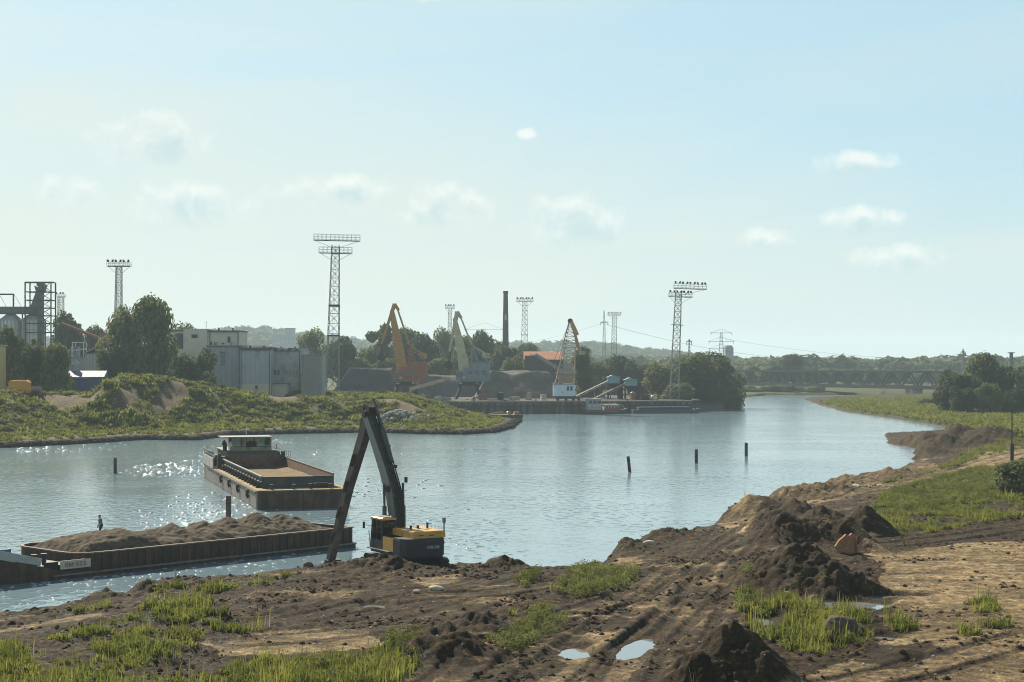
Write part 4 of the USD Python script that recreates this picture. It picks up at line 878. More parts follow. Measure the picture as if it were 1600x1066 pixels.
sd = sheet(40, 120, -3.8, 3.8, 3.14, 36.36, lambda X, Y: 2.02 + .22 * fb(X, Y, 5, 3, 61) + .35 * smooth01(12, 3.5, Y) * 0 + .5 * smooth01(2.2, 3.8, np.abs(X)) * fb(X, Y, 3, 2, 62))
o = obj('sand_load', sd, SAND2, None, True, 'thin tan layer of sand left in the hold of the empty motor barge', 'sand'); x_ = UsdGeom.Xformable(o); x_.AddTranslateOp().Set(Gf.Vec3d(BX, BY, 0)); x_.AddRotateZOp().Set(BR)

# ------------------------------------------------------------------ loaded dumb barge alongside the bank; local x towards the right end, y away from the bank
LX, LY, LR = -13.3, 136.2, 47.3
b = thing('hopper_barge', 'long low rust-brown barge heaped with grey sand, lying beside the muddy bank', 'barge', (LX, LY, 0), LR)
W = 9.4
hull = MB()
st = [(0, 0, W, -.3, .38), (-.4, 0, W, -.8, .40), (-25.5, 0, W, -.8, .42), (-28.4, 0, W, -.8, .62), (-30.4, .12, W - .12, -.7, 1.25), (-33.2, .8, W - .8, -.5, 1.9), (-37, 2.2, W - 2.2, -.3, 2.3), (-40, 4.0, W - 4.0, .1, 2.5)]
hull.loft([[(x, y0, zb), (x, y1, zb), (x, y1, zt), (x, y0, zt)] for x, y0, y1, zb, zt in st][::-1])
obj('hull', hull, RUST, b)
obj('gunwale', MB().box(-29, 0, -.14, -.005, .26, .38), HULLGR, b)
cz = 1.62
obj('hold_wall', MB().box(-25, -.2, .2, .32, .42, cz), RUST, b); obj('hold_wall', MB().box(-25, -.2, W - .32, W - .2, .42, cz), RUST, b)
obj('hold_end', MB().box(-.32, -.2, .33, W - .33, .42, cz), RUST, b)
cr = [(-25 - 1.9 * math.sin(t), 2.1 - 1.9 * math.cos(t)) for t in np.linspace(0, math.pi / 2, 8)] + [(-26.9, W - 2.1)] + [(-25 - 1.9 * math.sin(t), W - 2.1 + 1.9 * math.cos(t)) for t in np.linspace(math.pi / 2, 0, 8)]
we, re_ = MB(), MB()
for (xa, ya), (xb, yb) in zip(cr[:-1], cr[1:]): we.beam((xa, ya, 1.05), (xb, yb, 1.05), .12, 1.26); re_.beam((xa, ya, cz + .06), (xb, yb, cz + .06), .24, .1)
obj('rounded_hold_end', we, RUST, b)
RIM = mat('worn_rim', (.135, .10, .072), rough=.8, var=.35, scale=2)
obj('rim', re_, RIM, b)
obj('rim', MB().box(-25, -.1, .12, .40, cz + .003, cz + .10), RIM, b); obj('rim', MB().box(-25, -.1, W - .4, W - .12, cz + .003, cz + .10), RIM, b); obj('rim', MB().box(-.4, -.1, .41, W - .41, cz + .003, cz + .09), RIM, b)
for k in range(33): obj('wall_rib', MB().prism([(.02, .42), (.198, .42), (.198, cz - .05), (.12, cz - .05)], 'x', -24.8 + k * .76, -24.66 + k * .76), RUST, b)
for k in range(12): obj('end_rib', MB().box(-.198, -.08, .5 + k * .76, .62 + k * .76, .42, cz - .04), RUST, b)
obj('name_board', MB().box(-28.4, -25.9, -.03, .03, .72, 1.34), mat('board_buff', (.38, .33, .26), rough=.6, var=.12), b)
tx = meshkit.text_mesh('BM 522', .30, .012, True); v = np.array(tx.vertices); tw = v[:, 0].max(); vv = np.stack([-28.05 + v[:, 0] * (1.75 / tw), -.033 - v[:, 2], .88 + v[:, 1]], -1)
obj('lettering', (vv, np.array(tx.faces)), mat('faded_red', (.22, .10, .08), rough=.7), b)
for (xa, ya, za), (xb, yb, zb2) in (((-29.9, .08, 1.35), (-33.2, .80, 2.2)), ((-33.2, .80, 2.2), (-37, 2.2, 2.62)), ((-37, 2.2, 2.62), (-40, 4.0, 2.8))):
    obj('bulwark', MB().beam((xa, ya, za), (xb, yb, zb2), .07, .62), mat('faded_white', (.27, .275, .26), rough=.6, var=.2, col2=(.12, .08, .055), thr=(.52, .64)), b, label='faded white bow bulwark')
obj('fender_gap', MB().box(-29.5, -28.5, .1, .25, .6, 1.3), BLACK, b)
obj('fore_deck', MB().prism([(-27.2, .15), (-27.2, W - .15), (-32, W - .6), (-37, W - 2.2), (-37, 2.2), (-32, .6)], 'z', .96, 1.04), DARKST, b)
for x, y in ((-29, 1.2), (-29.8, 1.2), (-29.2, W - 1.2), (-34, 4)): obj('bollard', MB().tube([(x, y, 1.0), (x, y, 1.75)], .17, 9).tube([(x, y, 1.75), (x, y, 1.85)], .24, 9), DARKST, b)
obj('winch_house', MB().box(-34.4, -31.6, 5.0, 7.8, 1.04, 2.5).box(-34.5, -31.5, 4.9, 7.9, 2.5, 2.58), RUST, b); obj('anchor_winch', MB().tube([(-31.2, 3.0, 1.7), (-31.2, 5.4, 1.7)], .42, 10).box(-31.7, -30.7, 2.8, 2.95, 1.04, 2.2), BLUEP, b)
obj('anchor_davit', MB().tube([(-31.2, 6, 1), (-31.2, 6, 2.7), (-30.0, 6, 2.75)], .05, 6), DARKST, b)
pk = [(-22.5, 4.6, 1.5, 3.6), (-20.8, 4.0, 1.75, 3.0), (-17.2, 5.0, 1.1, 2.3), (-15.2, 5.0, 1.5, 2.0), (-12.4, 4.6, 1.5, 2.1), (-9.6, 5.0, 1.75, 2.1), (-6.9, 4.8, 2.0, 2.0), (-4.4, 4.8, 1.75, 1.9), (-2.2, 5.4, 1.0, 1.6), (-11, 6.6, 1.3, 1.8), (-5.8, 6.8, 1.5, 1.8), (-14, 3.2, .8, 1.5), (-8, 3.0, .9, 1.5)]
def load(X, Y):
    z = np.zeros_like(X)
    for px_, py_, hh, r in pk:
        d = np.hypot((X - px_) / r, (Y - py_) / (r * 1.35)) * (1 + .5 * (fb(X, Y, 1.1, 3, 71) - .5)); z = np.maximum(z, hh * np.clip(1 - .72 * d, 0, None) ** 1.05)
    e = np.minimum(np.minimum(Y - .33, W - .33 - Y), np.minimum(-.3 - X, X + 26.6))
    return 1.25 + .3 * smooth01(0, 1.5, e) + .74 * z * smooth01(0, 1.6, e) + .30 * (fb(X, Y, 1.0, 4, 72) - .5) + .35 * (1 - np.abs(2 * fb(X, Y, .8, 3, 73) - 1) - .6) * smooth01(.3, 1.5, e)
sd = sheet(270, 96, -26.6, -.33, .34, W - .34, load)
o = obj('sand_heap', sd, SAND, None, True, 'row of heaped grey-brown sand filling the barge beside the bank', 'sand'); x_ = UsdGeom.Xformable(o); x_.AddTranslateOp().Set(Gf.Vec3d(LX, LY, 0)); x_.AddRotateZOp().Set(LR)

# ------------------------------------------------------------------ person on the loaded barge
def capsules(j, bones, pitch=.03):
    import manifold3d as m3
    sp = lambda p, r: m3.Manifold.sphere(r, 14).translate(tuple(map(float, p)))
    parts = [m3.Manifold.batch_hull([sp(j[a][0], j[a][1]), sp(j[c][0], j[c][1])]) for a, c in bones]
    u = m3.Manifold.batch_boolean(parts, m3.OpType.Add).refine_to_length(pitch).to_mesh()
    t = trimesh.Trimesh(u.vert_properties[:, :3], u.tri_verts); trimesh.smoothing.filter_taubin(t, iterations=8); return t
J = {'hd': ((.10, .0, 1.60), .098), 'hd2': ((.12, 0, 1.66), .095), 'nk': ((.06, 0, 1.45), .055), 'ch': ((.05, 0, 1.28), .135), 'sl': ((.05, .17, 1.37), .07), 'sr': ((.05, -.17, 1.37), .07), 'pv': ((-.04, 0, .95), .125), 'hl': ((-.04, .09, .90), .09), 'hr': ((-.04, -.09, .90), .09),
     'kl': ((.16, .10, .50), .06), 'fl': ((.10, .10, .08), .045), 'tl': ((.26, .11, .04), .04), 'kr': ((-.02, -.10, .48), .06), 'fr': ((-.24, -.10, .10), .045), 'tr': ((-.12, -.11, .03), .04),
     'el': ((.12, .26, 1.10), .048), 'wl': ((.30, .22, .92), .036), 'er': ((-.05, -.26, 1.10), .048), 'wr': ((.08, -.27, .88), .036), 'ml': ((.34, .21, .86), .034), 'mr': ((.11, -.27, .81), .034), 'no': ((.215, 0, 1.60), .022)}
for s2_, w_ in (('l', 1), ('r', -1)):
    base = np.array(J['m' + s2_][0])
    for q in range(4):
        J[f'f{s2_}{q}'] = (tuple(base + [.02 - .012 * q + .02, .0, -.05]), .010); J[f'g{s2_}{q}'] = (tuple(base + [.03 - .018 * q, -.01 * w_, -.10 + .006 * abs(q - 1)]), .008)
    J[f'th{s2_}'] = (tuple(base + [.05, -.02 * w_, -.04]), .010)
bones = [('hd', 'hd2'), ('hd', 'nk'), ('hd', 'no'), ('nk', 'ch'), ('ch', 'pv'), ('ch', 'sl'), ('ch', 'sr'), ('pv', 'hl'), ('pv', 'hr'), ('hl', 'kl'), ('kl', 'fl'), ('fl', 'tl'), ('hr', 'kr'), ('kr', 'fr'), ('fr', 'tr'), ('sl', 'el'), ('el', 'wl'), ('sr', 'er'), ('er', 'wr'), ('wl', 'ml'), ('wr', 'mr')]
for s2_ in 'lr':
    bones += [('m' + s2_, f'f{s2_}{q}') for q in range(4)] + [(f'f{s2_}{q}', f'g{s2_}{q}') for q in range(4)] + [('m' + s2_, 'th' + s2_)]
a_ = np.array([math.cos(math.radians(LR)), math.sin(math.radians(LR))]); n2 = np.array([-a_[1], a_[0]])
pp = np.array([LX, LY]) + a_ * -19.0 + n2 * (W - .05)
pr = thing('person', 'person in a teal shirt and dark trousers walking behind the sand heap on the barge', 'person', (pp[0], pp[1], 1.68), LR + 180)
obj('body', capsules(J, bones, .025), mat('skin', (.33, .20, .14), rough=.6, var=.05), pr, True)
Js = {k: (J[k][0], J[k][1] + .018) for k in ('ch', 'pv', 'sl', 'sr', 'el', 'er')}; Js['ch'] = (J['ch'][0], .155); Js['nk2'] = ((.055, 0, 1.40), .075); Js['cw'] = ((.0, 0, 1.1), .15)
obj('shirt', capsules(Js, [('nk2', 'ch'), ('ch', 'cw'), ('cw', 'pv'), ('ch', 'sl'), ('ch', 'sr'), ('sl', 'el'), ('sr', 'er')]), mat('teal_cloth', (.03, .14, .17), rough=.85, var=.15, scale=9), pr, True)
Jt = {k: (J[k][0], J[k][1] + .022) for k in ('hl', 'hr', 'kl', 'kr', 'fl', 'fr')}; Jt['w1'] = ((-.04, .05, .98), .12); Jt['w2'] = ((-.04, -.05, .98), .12)
obj('trousers', capsules(Jt, [('w1', 'w2'), ('w1', 'hl'), ('w2', 'hr'), ('hl', 'kl'), ('hr', 'kr'), ('kl', 'fl'), ('kr', 'fr')]), mat('navy_cloth', (.022, .03, .055), rough=.9, var=.15, scale=9), pr, True)
hm_ = trimesh.creation.icosphere(2, .115); hv = np.array(hm_.vertices) * [1.02, .95, .85] + [.095, 0, 1.665]; kp = (np.array(hm_.vertices)[hm_.faces].mean(1)[:, 2] > -.02)
obj('hair', (hv, np.array(hm_.faces)[kp]), mat('dark_hair', (.02, .015, .012), rough=.8), pr, True)
for sg in (-1, 1): obj('eye', trimesh.creation.icosphere(1, .012).apply_translation([.205, sg * .033, 1.635]), BLACK, pr)
for sg in (-1, 1): obj('ear', trimesh.creation.icosphere(1, .024).apply_translation([.10, sg * .10, 1.61]), LOOKS['skin'], pr)
obj('boot', MB().tube([(.06, .10, .07), (.20, .105, .055), (.30, .11, .045)], [.062, .06, .04], 8), BLACK, pr); obj('boot', MB().tube([(-.27, -.10, .10), (-.15, -.105, .06), (-.08, -.11, .04)], [.06, .06, .04], 8), BLACK, pr)

# ------------------------------------------------------------------ long reach digger
EG = 1.1
e = thing('excavator', 'yellow and charcoal long-reach excavator with dark boom dipping into the river', 'excavator', (EXC[0], EXC[1], EG), 29.5)
for sx in (-1, 1):
    x0, x1 = (sx * 1.25, sx * 1.95)
    lo, hi = min(x0, x1), max(x0, x1)
    prof = [(2.5 + .45 * math.cos(t), .47 + .45 * math.sin(t)) for t in np.linspace(-math.pi / 2, math.pi / 2, 8)] + [(-2.5 - .45 * math.cos(t), .47 + .45 * math.sin(t)) for t in np.linspace(math.pi / 2, -math.pi / 2, 8)]
    tr = obj('crawler_track', MB().prism(prof, 'x', lo + .05, hi - .05), BLACK, e)
    sh = MB()
    per = shapely.LinearRing(prof); nsh = 44
    for k in range(nsh):
        p, q = per.interpolate(k / nsh, True), per.interpolate((k + .8) / nsh, True); d = np.array([q.x - p.x, q.y - p.y]); nrm = np.array([d[1], -d[0]]) / (np.hypot(*d) + 1e-9) * .03
        sh.beam((lo, p.x, p.y), (lo, q.x, q.y), .01); sh.beam(((lo + hi) / 2, p.x + nrm[0], p.y + nrm[1]), ((lo + hi) / 2, q.x + nrm[0], q.y + nrm[1]), hi - lo, .06)
    obj('track_shoes', sh, BLACK, tr)
obj('undercarriage', MB().box(-1.25, 1.25, -1.4, 1.4, .45, .95).tube([(0, 0, .9), (0, 0, 1.12)], 1.0, 20), DARKST, e)
obj('platform', MB().box(-1.65, 1.65, -1.7, 2.3, 1.12, 1.42), CHAR, e)
cwp = [(-1.72, -1.5), (1.72, -1.5), (1.72, -2.6), (1.45, -3.05), (.8, -3.25), (-.8, -3.25), (-1.45, -3.05), (-1.72, -2.6)]
m = MB()
m.loft([[(x * s_, -1.5 + (y + 1.5) * s_, z) for x, y in cwp] for z, s_ in ((1.05, .93), (1.2, .99), (2.25, 1.0), (2.42, .97))][:], cap=True)
obj('counterweight', m, CHAR, e, 25)
tx = meshkit.text_mesh('VOLVO', .19, .014, True); v = np.array(tx.vertices); tw = v[:, 0].max()
obj('lettering', (np.stack([.05 + v[:, 0] * (.95 / tw), -3.262 - v[:, 2], 1.72 + v[:, 1]], -1), np.array(tx.faces)), mat('letter_white', (.36, .36, .35), rough=.5, var=.03), e)
hd = MB().loft([[(-.85 * s_, -1.2 - 1.75 * s_, z), (1.62 * s_, -1.2 - 1.75 * s_, z), (1.62 * s_, .6, z), (-.85 * s_, .6, z)] for z, s_ in ((2.42, 1.0), (2.78, 1.0), (2.88, .95))])
ho = obj('engine_hood', hd, YEL, e, 25)
for x in (-.25, .55): obj('hood_handle', MB().box(x - .18, x + .18, -2.975, -2.955, 2.58, 2.64), BLACK, ho)
obj('side_door', MB().box(-1.70, -1.55, -1.48, .2, 1.42, 2.36), YEL, e, label='yellow left side door'); obj('side_door', MB().box(1.55, 1.70, -1.48, .9, 1.42, 2.40), YEL, e)
obj('machine_deck', MB().box(-1.55, 1.55, -1.5, .3, 1.42, 2.30).box(.4, 1.55, .3, 2.2, 1.42, 2.05), CHAR, e)
obj('exhaust_pipe', MB().tube([(1.2, -1.0, 2.8), (1.2, -1.0, 3.3)], .08, 10), DARKST, e)
obj('mirror_post', MB().box(1.58, 1.66, -2.8, -2.72, 2.42, 3.5).box(1.52, 1.72, -2.84, -2.68, 3.4, 3.75), GREYST, e)
for y in (-2.6, -1.4): obj('hand_rail', MB().tube([(1.3, y, 2.85), (1.3, y, 3.15), (1.3, y + .5, 3.15), (1.3, y + .5, 2.85)], .02, 5), GREYST, e)
for x in (.0, .55): obj('air_cleaner', MB().tube([(x, -.8, 2.86), (x, -.8, 3.05), (x, -.8, 3.1)], [.09, .09, .13], 8), DARKST, e)
# cab
cb = obj('cab', MB().box(-1.68, -.62, .35, 2.35, 1.42, 2.05).box(-1.66, -.64, .37, .45, 2.05, 2.5), CHAR, e)
for x in (-1.63, -.67):
    for y in (.42, 1.35, 2.25): obj('pillar', MB().beam((x, y, 2.05), (x, y - .05 * (y > 2) * 4, 3.45), .09), CHAR, cb)
obj('roof', MB().loft([[(-1.70 + d, .30 + d, z), (-.60 - d, .30 + d, z), (-.60 - d, 2.2 - d, z), (-1.70 + d, 2.2 - d, z)] for z, d in ((3.45, 0), (3.56, 0), (3.62, .1))]), YEL, cb)
for y in (.40, 2.16): obj('pane', MB().box(-1.62, -.68, y - .008, y + .008, 2.05, 3.45), PANE, cb)
for x in (-1.665, -.635): obj('pane', MB().box(x - .008, x + .008, .45, 2.1, 2.05, 3.45), PANE, cb)
obj('seat', MB().box(-1.4, -.9, .9, 1.4, 1.9, 2.15).box(-1.4, -.9, .85, .98, 2.15, 2.95), BLACK, cb)
obj('work_lamp', MB().tube([(-1.0, .34, 3.66), (-1.0, .24, 3.66)], .09, 9), WHITE, cb); obj('roof_rail', MB().box(-1.4, -.7, .5, 1.6, 3.64, 3.67), GREYST, cb)
obj('mirror', MB().beam((-1.7, 2.2, 2.9), (-2.1, 2.5, 3.0), .03).box(-2.2, -2.05, 2.45, 2.5, 2.75, 3.2), BLACK, cb)
obj('step_rail', MB().tube([(-1.75, 1.6, 1.4), (-1.85, 1.6, 2.6)], .025, 5).tube([(-1.75, 2.2, 1.4), (-1.85, 2.2, 2.6)], .025, 5), BLACK, cb)
# boom and stick, side profile in (y, z), width along x
def arm(name, pts, mt, w):
    top, bot = [], []
    P_ = np.array([p[:2] for p in pts], float); T_ = np.gradient(P_, axis=0); T_ /= np.linalg.norm(T_, axis=1, keepdims=True); Nn = np.stack([-T_[:, 1], T_[:, 0]], -1)
    rings = []
    for p, nn, t in zip(P_, Nn, [p[2] for p in pts]):
        a, c = p + nn * t / 2, p - nn * t / 2
        rings.append([(-w / 2, *c), (w / 2, *c), (w / 2, *a), (-w / 2, *a)])
    return obj(name, MB().loft([[(x - .2, y, z) for x, y, z in r] for r in rings]), mt, e)
P0, P1, P2, P3 = (.9, 2.2), (1.6, 5.3), (6.05, 10.95), (13.1, -.6)
ux = .55
bm = arm('boom', [(.7, 2.0, .7), (1.05, 3.4, 1.0), (1.65, 5.2, 1.15), (2.85, 6.95, 1.0), (4.5, 9.0, .82), (6.0, 10.8, .66)], GREYB, .70)
v = UsdGeom.Xformable(bm); 
sk = arm('stick', [(5.42, 11.4, .5), (5.8, 10.65, .88), (6.6, 9.3, .88), (9.5, 5.2, .72), (13.1, -.9, .5)], STICKM, .55)
for sg in (-1, 1):
    obj('boom_cylinder', MB().tube([(sg * .75, 1.9, 1.75), (sg * .75, 1.95, 4.3)], .16, 10).tube([(sg * .75, 1.95, 4.3), (sg * .75, 2.05, 5.9)], .09, 8), GREYB, e)
obj('stick_cylinder', MB().tube([(0, 2.3, 7.4), (0, 3.8, 9.75)], .17, 10).tube([(0, 3.8, 9.75), (0, 5.5, 11.9)], .09, 8), GREYB, e)
obj('bucket_cylinder', MB().tube([(0, 7.6, 9.6), (0, 10.0, 5.4)], .12, 8).tube([(0, 10.0, 5.4), (0, 12.4, 1.3)], .07, 8), DARKST, e)
hs = MB()
for k, x in enumerate((-.22, -.05, .12, .27)):
    hs.tube([(x - .2, .25 + .05 * k, 2.9), (x - .2, .62, 4.6), (x - .2, .95, 5.6), (x - .2, 2.25, 7.5), (x - .2, 3.6, 9.2), (x - .2, 5.1, 11.1 + .1 * k), (x - .2, 6.0, 11.5 - .1 * k), (x - .2, 7.1, 9.5)], .045, 6)
obj('hoses', hs, BLACK, e)
for y, z in ((.75, 5.1), (1.9, 7.1), (3.0, 8.5), (4.3, 10.05)): obj('hose_clamp', MB().beam((-.6, y, z), (.2, y, z), .12, .22), RUST, e)
obj('boom_lamp', MB().box(.36, .55, .85, 1.0, 6.0, 6.4), DARKST, e)
obj('bucket', MB().loft([[(-.6, y, z), (.6, y, z), (.6, y - .45, z - .05), (-.6, y - .45, z - .05)] for y, z in ((13.2, -.7), (13.5, -1.2), (13.0, -1.7))]), DARKST, e)

for y, z in ((.9, 2.2), (1.75, 5.55), (5.75, 10.75)): obj('pin_boss', MB().tube([(-.66, y, z), (.26, y, z)], .26, 12), DARKST, e)
for f in (.2, .4, .6, .8): obj('stick_plate', MB().beam((-.5, 6.6 + 6.5 * f - .3, 9.3 - 10.2 * f + .45), (-.5, 6.6 + 6.5 * f + .3, 9.3 - 10.2 * f - .45), .06, .5, up=(1, 0, 0)), RUST, e)
for x in (-1.5, 1.5): obj('tail_lamp', MB().box(x - .12, x + .12, -2.86 + .0, -2.80, 2.0, 2.12), REDP, e)
obj('catwalk', MB().box(-2.0, -1.72, -1.2, 2.2, 1.36, 1.42), DARKST, e)
obj('cab_guard', MB().beam((-1.66, 2.30, 3.4), (-.64, 2.30, 3.4), .05).beam((-1.66, 2.32, 2.9), (-.64, 2.32, 2.9), .05), BLACK, cb)
# ------------------------------------------------------------------ mooring piles in the river
PILE = mat('wet_pile', (.028, .022, .018), rough=.75, var=.35, scale=3, col2=(.06, .045, .035))
for px, top, bot, w, lean, lab in [(180, 715, 740, 5, 0, 'dark mooring pile standing alone left of the empty barge'), (357, 775, 819, 8, 0, 'thick dark pile between the two barges'), (984, 713, 738, 5, -6, 'leaning pile in mid river, leftmost of the three'),
                                   (1088, 702, 724, 5, 0, 'middle one of the three piles in mid river'), (1166, 692, 713, 5, 0, 'rightmost of the three piles in mid river')]:
    x, y = G(px, bot, 0); s = FPX / y; t = thing('mooring_pile', lab, 'pile', (x, y, 0), 0, lean=lean); hh = (bot - top) / s; r = w / s / 2
    obj('shaft', MB().tube([(0, 0, -1.5), (0, 0, hh - .15), (0, 0, hh)], [r * 1.05, r, r * .86], 10), PILE, t); obj('band', MB().tube([(0, 0, hh * .72), (0, 0, hh * .72 + .12)], r * 1.08, 10), DARKST, t)

# ------------------------------------------------------------------ floodlight masts
def mast(px, top, Y, w_plat, base_z, w_base, w_top, label, kind='single', lean=0.0, mid=.62, turn=0.0, mt=None, group='floodlight masts of the harbour'):
    X = (px - 800) / FPX * Y; H = ZT(top, Y) - base_z; mt = mt or GREYST
    # the picture shows the top at px; a lean moves the foot
    t = thing('floodlight_mast', label, 'floodlight mast', (X - math.tan(math.radians(lean)) * H, Y, base_z), 0, None, lean=lean)
    hp = H - (4.2 if kind != 'single' else 2.2)
    cs = [(-1, -1), (1, -1), (1, 1), (-1, 1)]
    wz = lambda z: (w_base + (w_top - w_base) * z / hp) / 2
    for cx, cy in cs: obj('leg', MB().beam((cx * wz(0), cy * wz(0), 0), (cx * wz(hp), cy * wz(hp), hp), .22, .22, .14, .14), mt, t)
    br = MB(); nseg = int(hp / (w_base * .62)); zs = [0.0]
    while zs[-1] < hp - .8: zs.append(min(hp, zs[-1] + max(1.1, 1.9 * wz(zs[-1]))))
    for z0, z1 in zip(zs[:-1], zs[1:]):
        for k in range(4):
            (ax, ay), (bx_, by_) = cs[k], cs[(k + 1) % 4]
            a0, b1 = (ax * wz(z0), ay * wz(z0), z0), (bx_ * wz(z1), by_ * wz(z1), z1); b0, a1 = (bx_ * wz(z0), by_ * wz(z0), z0), (ax * wz(z1), ay * wz(z1), z1)
            br.beam(a0, b1, .085); br.beam(b0, a1, .085); br.beam(a1, b1, .085)
    obj('bracing', br, mt, t)
    def platform(z, x0, x1, hh, lamps=True, dens=1.3):
        fl = MB().box(x0, x1, -1.0, 1.0, z, z + .14); p = obj('platform', fl, DARKST, t)
        rl = MB()
        for y in (-1, 1):
            for zz in np.linspace(z + .4, z + hh, 3): rl.beam((x0, y, zz), (x1, y, zz), .07)
            for x in np.linspace(x0, x1, int((x1 - x0) / dens) + 2): rl.beam((x, y, z), (x, y, z + hh), .07)
        obj('railing', rl, mt, p)
        st = MB(); st.beam((x0 + .4, 0, z), (-wz(hp), 0, z - 2.0), .1).beam((x1 - .4, 0, z), (wz(hp), 0, z - 2.0), .1); obj('strut', st, mt, p)
        if lamps:
            for i, x in enumerate(np.linspace(x0 + .5, x1 - .5, max(3, int((x1 - x0) / 1.1)))):
                obj('floodlight', MB().beam((x, -.9, z + hh + .1), (x + (.25 if i % 2 else -.2), -1.35, z + hh + .55), .5, .4), DARKST, p)
    if kind == 'single':
        w = w_plat / FPX * Y / 2; platform(hp, -w, w, 1.3)
        zm = H * mid; obj('rest_platform', MB().box(-w * .45, w * .45, -.9, .9, zm, zm + .14), DARKST, t)
    elif kind == 'double':
        platform(hp + 1.2, -6.6, 7.2, 1.9, False); platform(hp - 2.6, -4.9, 4.9, 1.9, False); zm = H * .56
        obj('ring', MB().box(-wz(zm) - .12, wz(zm) + .12, -wz(zm) - .12, wz(zm) + .12, zm, zm + .5), DARKST, t); obj('ring', MB().box(-wz(20) - .12, wz(20) + .12, -wz(20) - .12, wz(20) + .12, 20.0, 20.4), DARKST, t)
    else:
        platform(hp + 1.2, -1.6, 9.2, 1.7, True, 1.4); platform(hp - 1.6, -3.2, 4.6, 1.5, True); zm = H * .62; obj('rest_platform', MB().box(-2, 2, -1.2, 1.2, zm, zm + .14), DARKST, t)
    ld = MB()
    for x in (-.22, .22): ld.beam((x, -wz(0) * .98, 0), (x, -wz(hp) * .98, hp), .05)
    for z in np.arange(.5, hp, .8): ld.beam((-.22, -wz(z) * .98, z), (.22, -wz(z) * .98, z), .04)
    obj('ladder', ld, mt, t)
    return t
mast(525, 361, 480, 0, 4.0, 4.0, 2.2, 'tallest floodlight mast with two wide railed platforms, beside the corrugated block', 'double', 1.3)
mast(1061, 437, 530, 0, 4.0, 3.0, 1.9, 'floodlight mast on the quay with a platform reaching far to the right', 'arm', 2.4)
mast(186, 405, 461, 36, 5.0, 2.4, 1.5, 'floodlight mast rising behind the light green poplar on the left', lean=.6)
mast(820, 464, 702, 26, 4.0, 3.2, 2.0, 'floodlight mast just right of the tall chimney', lean=.4, mid=.6)
mast(960, 487, 900, 21, 4.0, 3.4, 2.2, 'small far floodlight mast right of the lattice crane', lean=.6, mid=.5)
mast(703, 475, 776, 15, 4.0, 2.4, 1.6, 'floodlight mast half hidden behind the cream crane jib')
mast(95, 456, 641, 14, 5.0, 2.6, 2.0, 'floodlight mast directly right of the grain elevator head')

# ------------------------------------------------------------------ lattice masts and pylons, wires
def pylon(px, top, Y, arms, w, label, name='pylon', base=3.0, cat='pylon'):
    X = (px - 800) / FPX * Y; H = ZT(top, Y) - base; t = thing(name, label, cat, (X, Y, base))
    cs = [(-1, -1), (1, -1), (1, 1), (-1, 1)]; wz = lambda z: w / 2 * (1 - .8 * z / H)
    for cx, cy in cs: obj('leg', MB().beam((cx * wz(0), cy * wz(0), 0), (cx * wz(H), cy * wz(H), H), .22, .22, .14, .14), GREYST, t)
    br = MB(); z = 0.0
    while z < H - 1:
        z1 = min(H, z + max(1.3, 2 * wz(z)))
        for k in range(4):
            (ax, ay), (bx_, by_) = cs[k], cs[(k + 1) % 4]
            br.beam((ax * wz(z), ay * wz(z), z), (bx_ * wz(z1), by_ * wz(z1), z1), .1); br.beam((bx_ * wz(z), by_ * wz(z), z), (ax * wz(z1), ay * wz(z1), z1), .1)
        z = z1
    obj('bracing', br, GREYST, t)
    for za, hw in arms:
        a = obj('cross_arm', MB().beam((-hw, 0, H * za), (hw, 0, H * za), .35, .3).beam((-hw, 0, H * za), (0, 0, H * za + hw * .35), .16).beam((hw, 0, H * za), (0, 0, H * za + hw * .35), .16), GREYST, t)
        for s in (-1, 1): obj('insulator', MB().beam((s * hw * .95, 0, H * za), (s * hw * .95, 0, H * za - 1.6), .22), DARKST, a)
    return np.array([X, Y, base + H])
pa = pylon(1127, 518, 1180, [(.97, 8), (.80, 9.5), (.66, 9)], 6, 'power pylon with three cross arms beside the blue-grey far silo')
pb = pylon(757, 514, 1500, [(.98, 19)], 8, 'far pylon with one very wide flat cross arm, left of the chimney', base=6)
pc = pylon(944, 485, 880, [(.84, 2.2)], 2.6, 'slender lattice mast left of the small far floodlight mast', 'lattice_mast', 4, 'lattice mast')
pylon(1077, 530, 620, [(.96, 1.0)], 1.6, 'thin mast tip rising over the big willow', 'lattice_mast', 4, 'lattice mast')
pylon(1505, 545, 700, [(.93, 1.0)], 1.8, 'thin lattice mast behind the right tree clump', 'lattice_mast', 2, 'lattice mast')
x, y = (1580 - 800) / FPX * 540, 540.0; t = thing('steel_post', 'thick grey post with guy wires rising behind the right tree clump', 'post', (x, y, 2)); Hh = ZT(552, y) - 2
obj('shaft', MB().tube([(0, 0, 0), (0, 0, Hh)], [.75, .62], 12), GREYST, t); obj('cap', MB().box(-.9, .9, -.9, .9, Hh, Hh + .3), DARKST, t)
for dx in (6, 16, -7): obj('guy_wire', MB().tube([(0, 0, Hh - .5), (dx, 3, 0)], .06, 4), DARKST, t)
def wire(a, b2, sag, label, r=.07):
    a, b2 = np.array(a, float), np.array(b2, float); tt = np.linspace(0, 1, 24)[:, None]
    p = a + (b2 - a) * tt; p[:, 2] -= (4 * sag * tt * (1 - tt))[:, 0]
    obj('power_line', MB().tube(p, r, 4), DARKST, None, label=label, cat='power line')
wire(AT(940, 505, 880), AT(1127, 548, 1180), 1.0, 'power line from the slender lattice mast down to the pylon', .07)
wire(AT(1127, 548, 1180), AT(1560, 578, 1250), 4.0, 'lower power line running right from the pylon over the bridge', .08)
wire(AT(1135, 530, 1180), AT(1500, 562, 1250), 4.0, 'upper power line running right from the pylon over the bridge', .06)
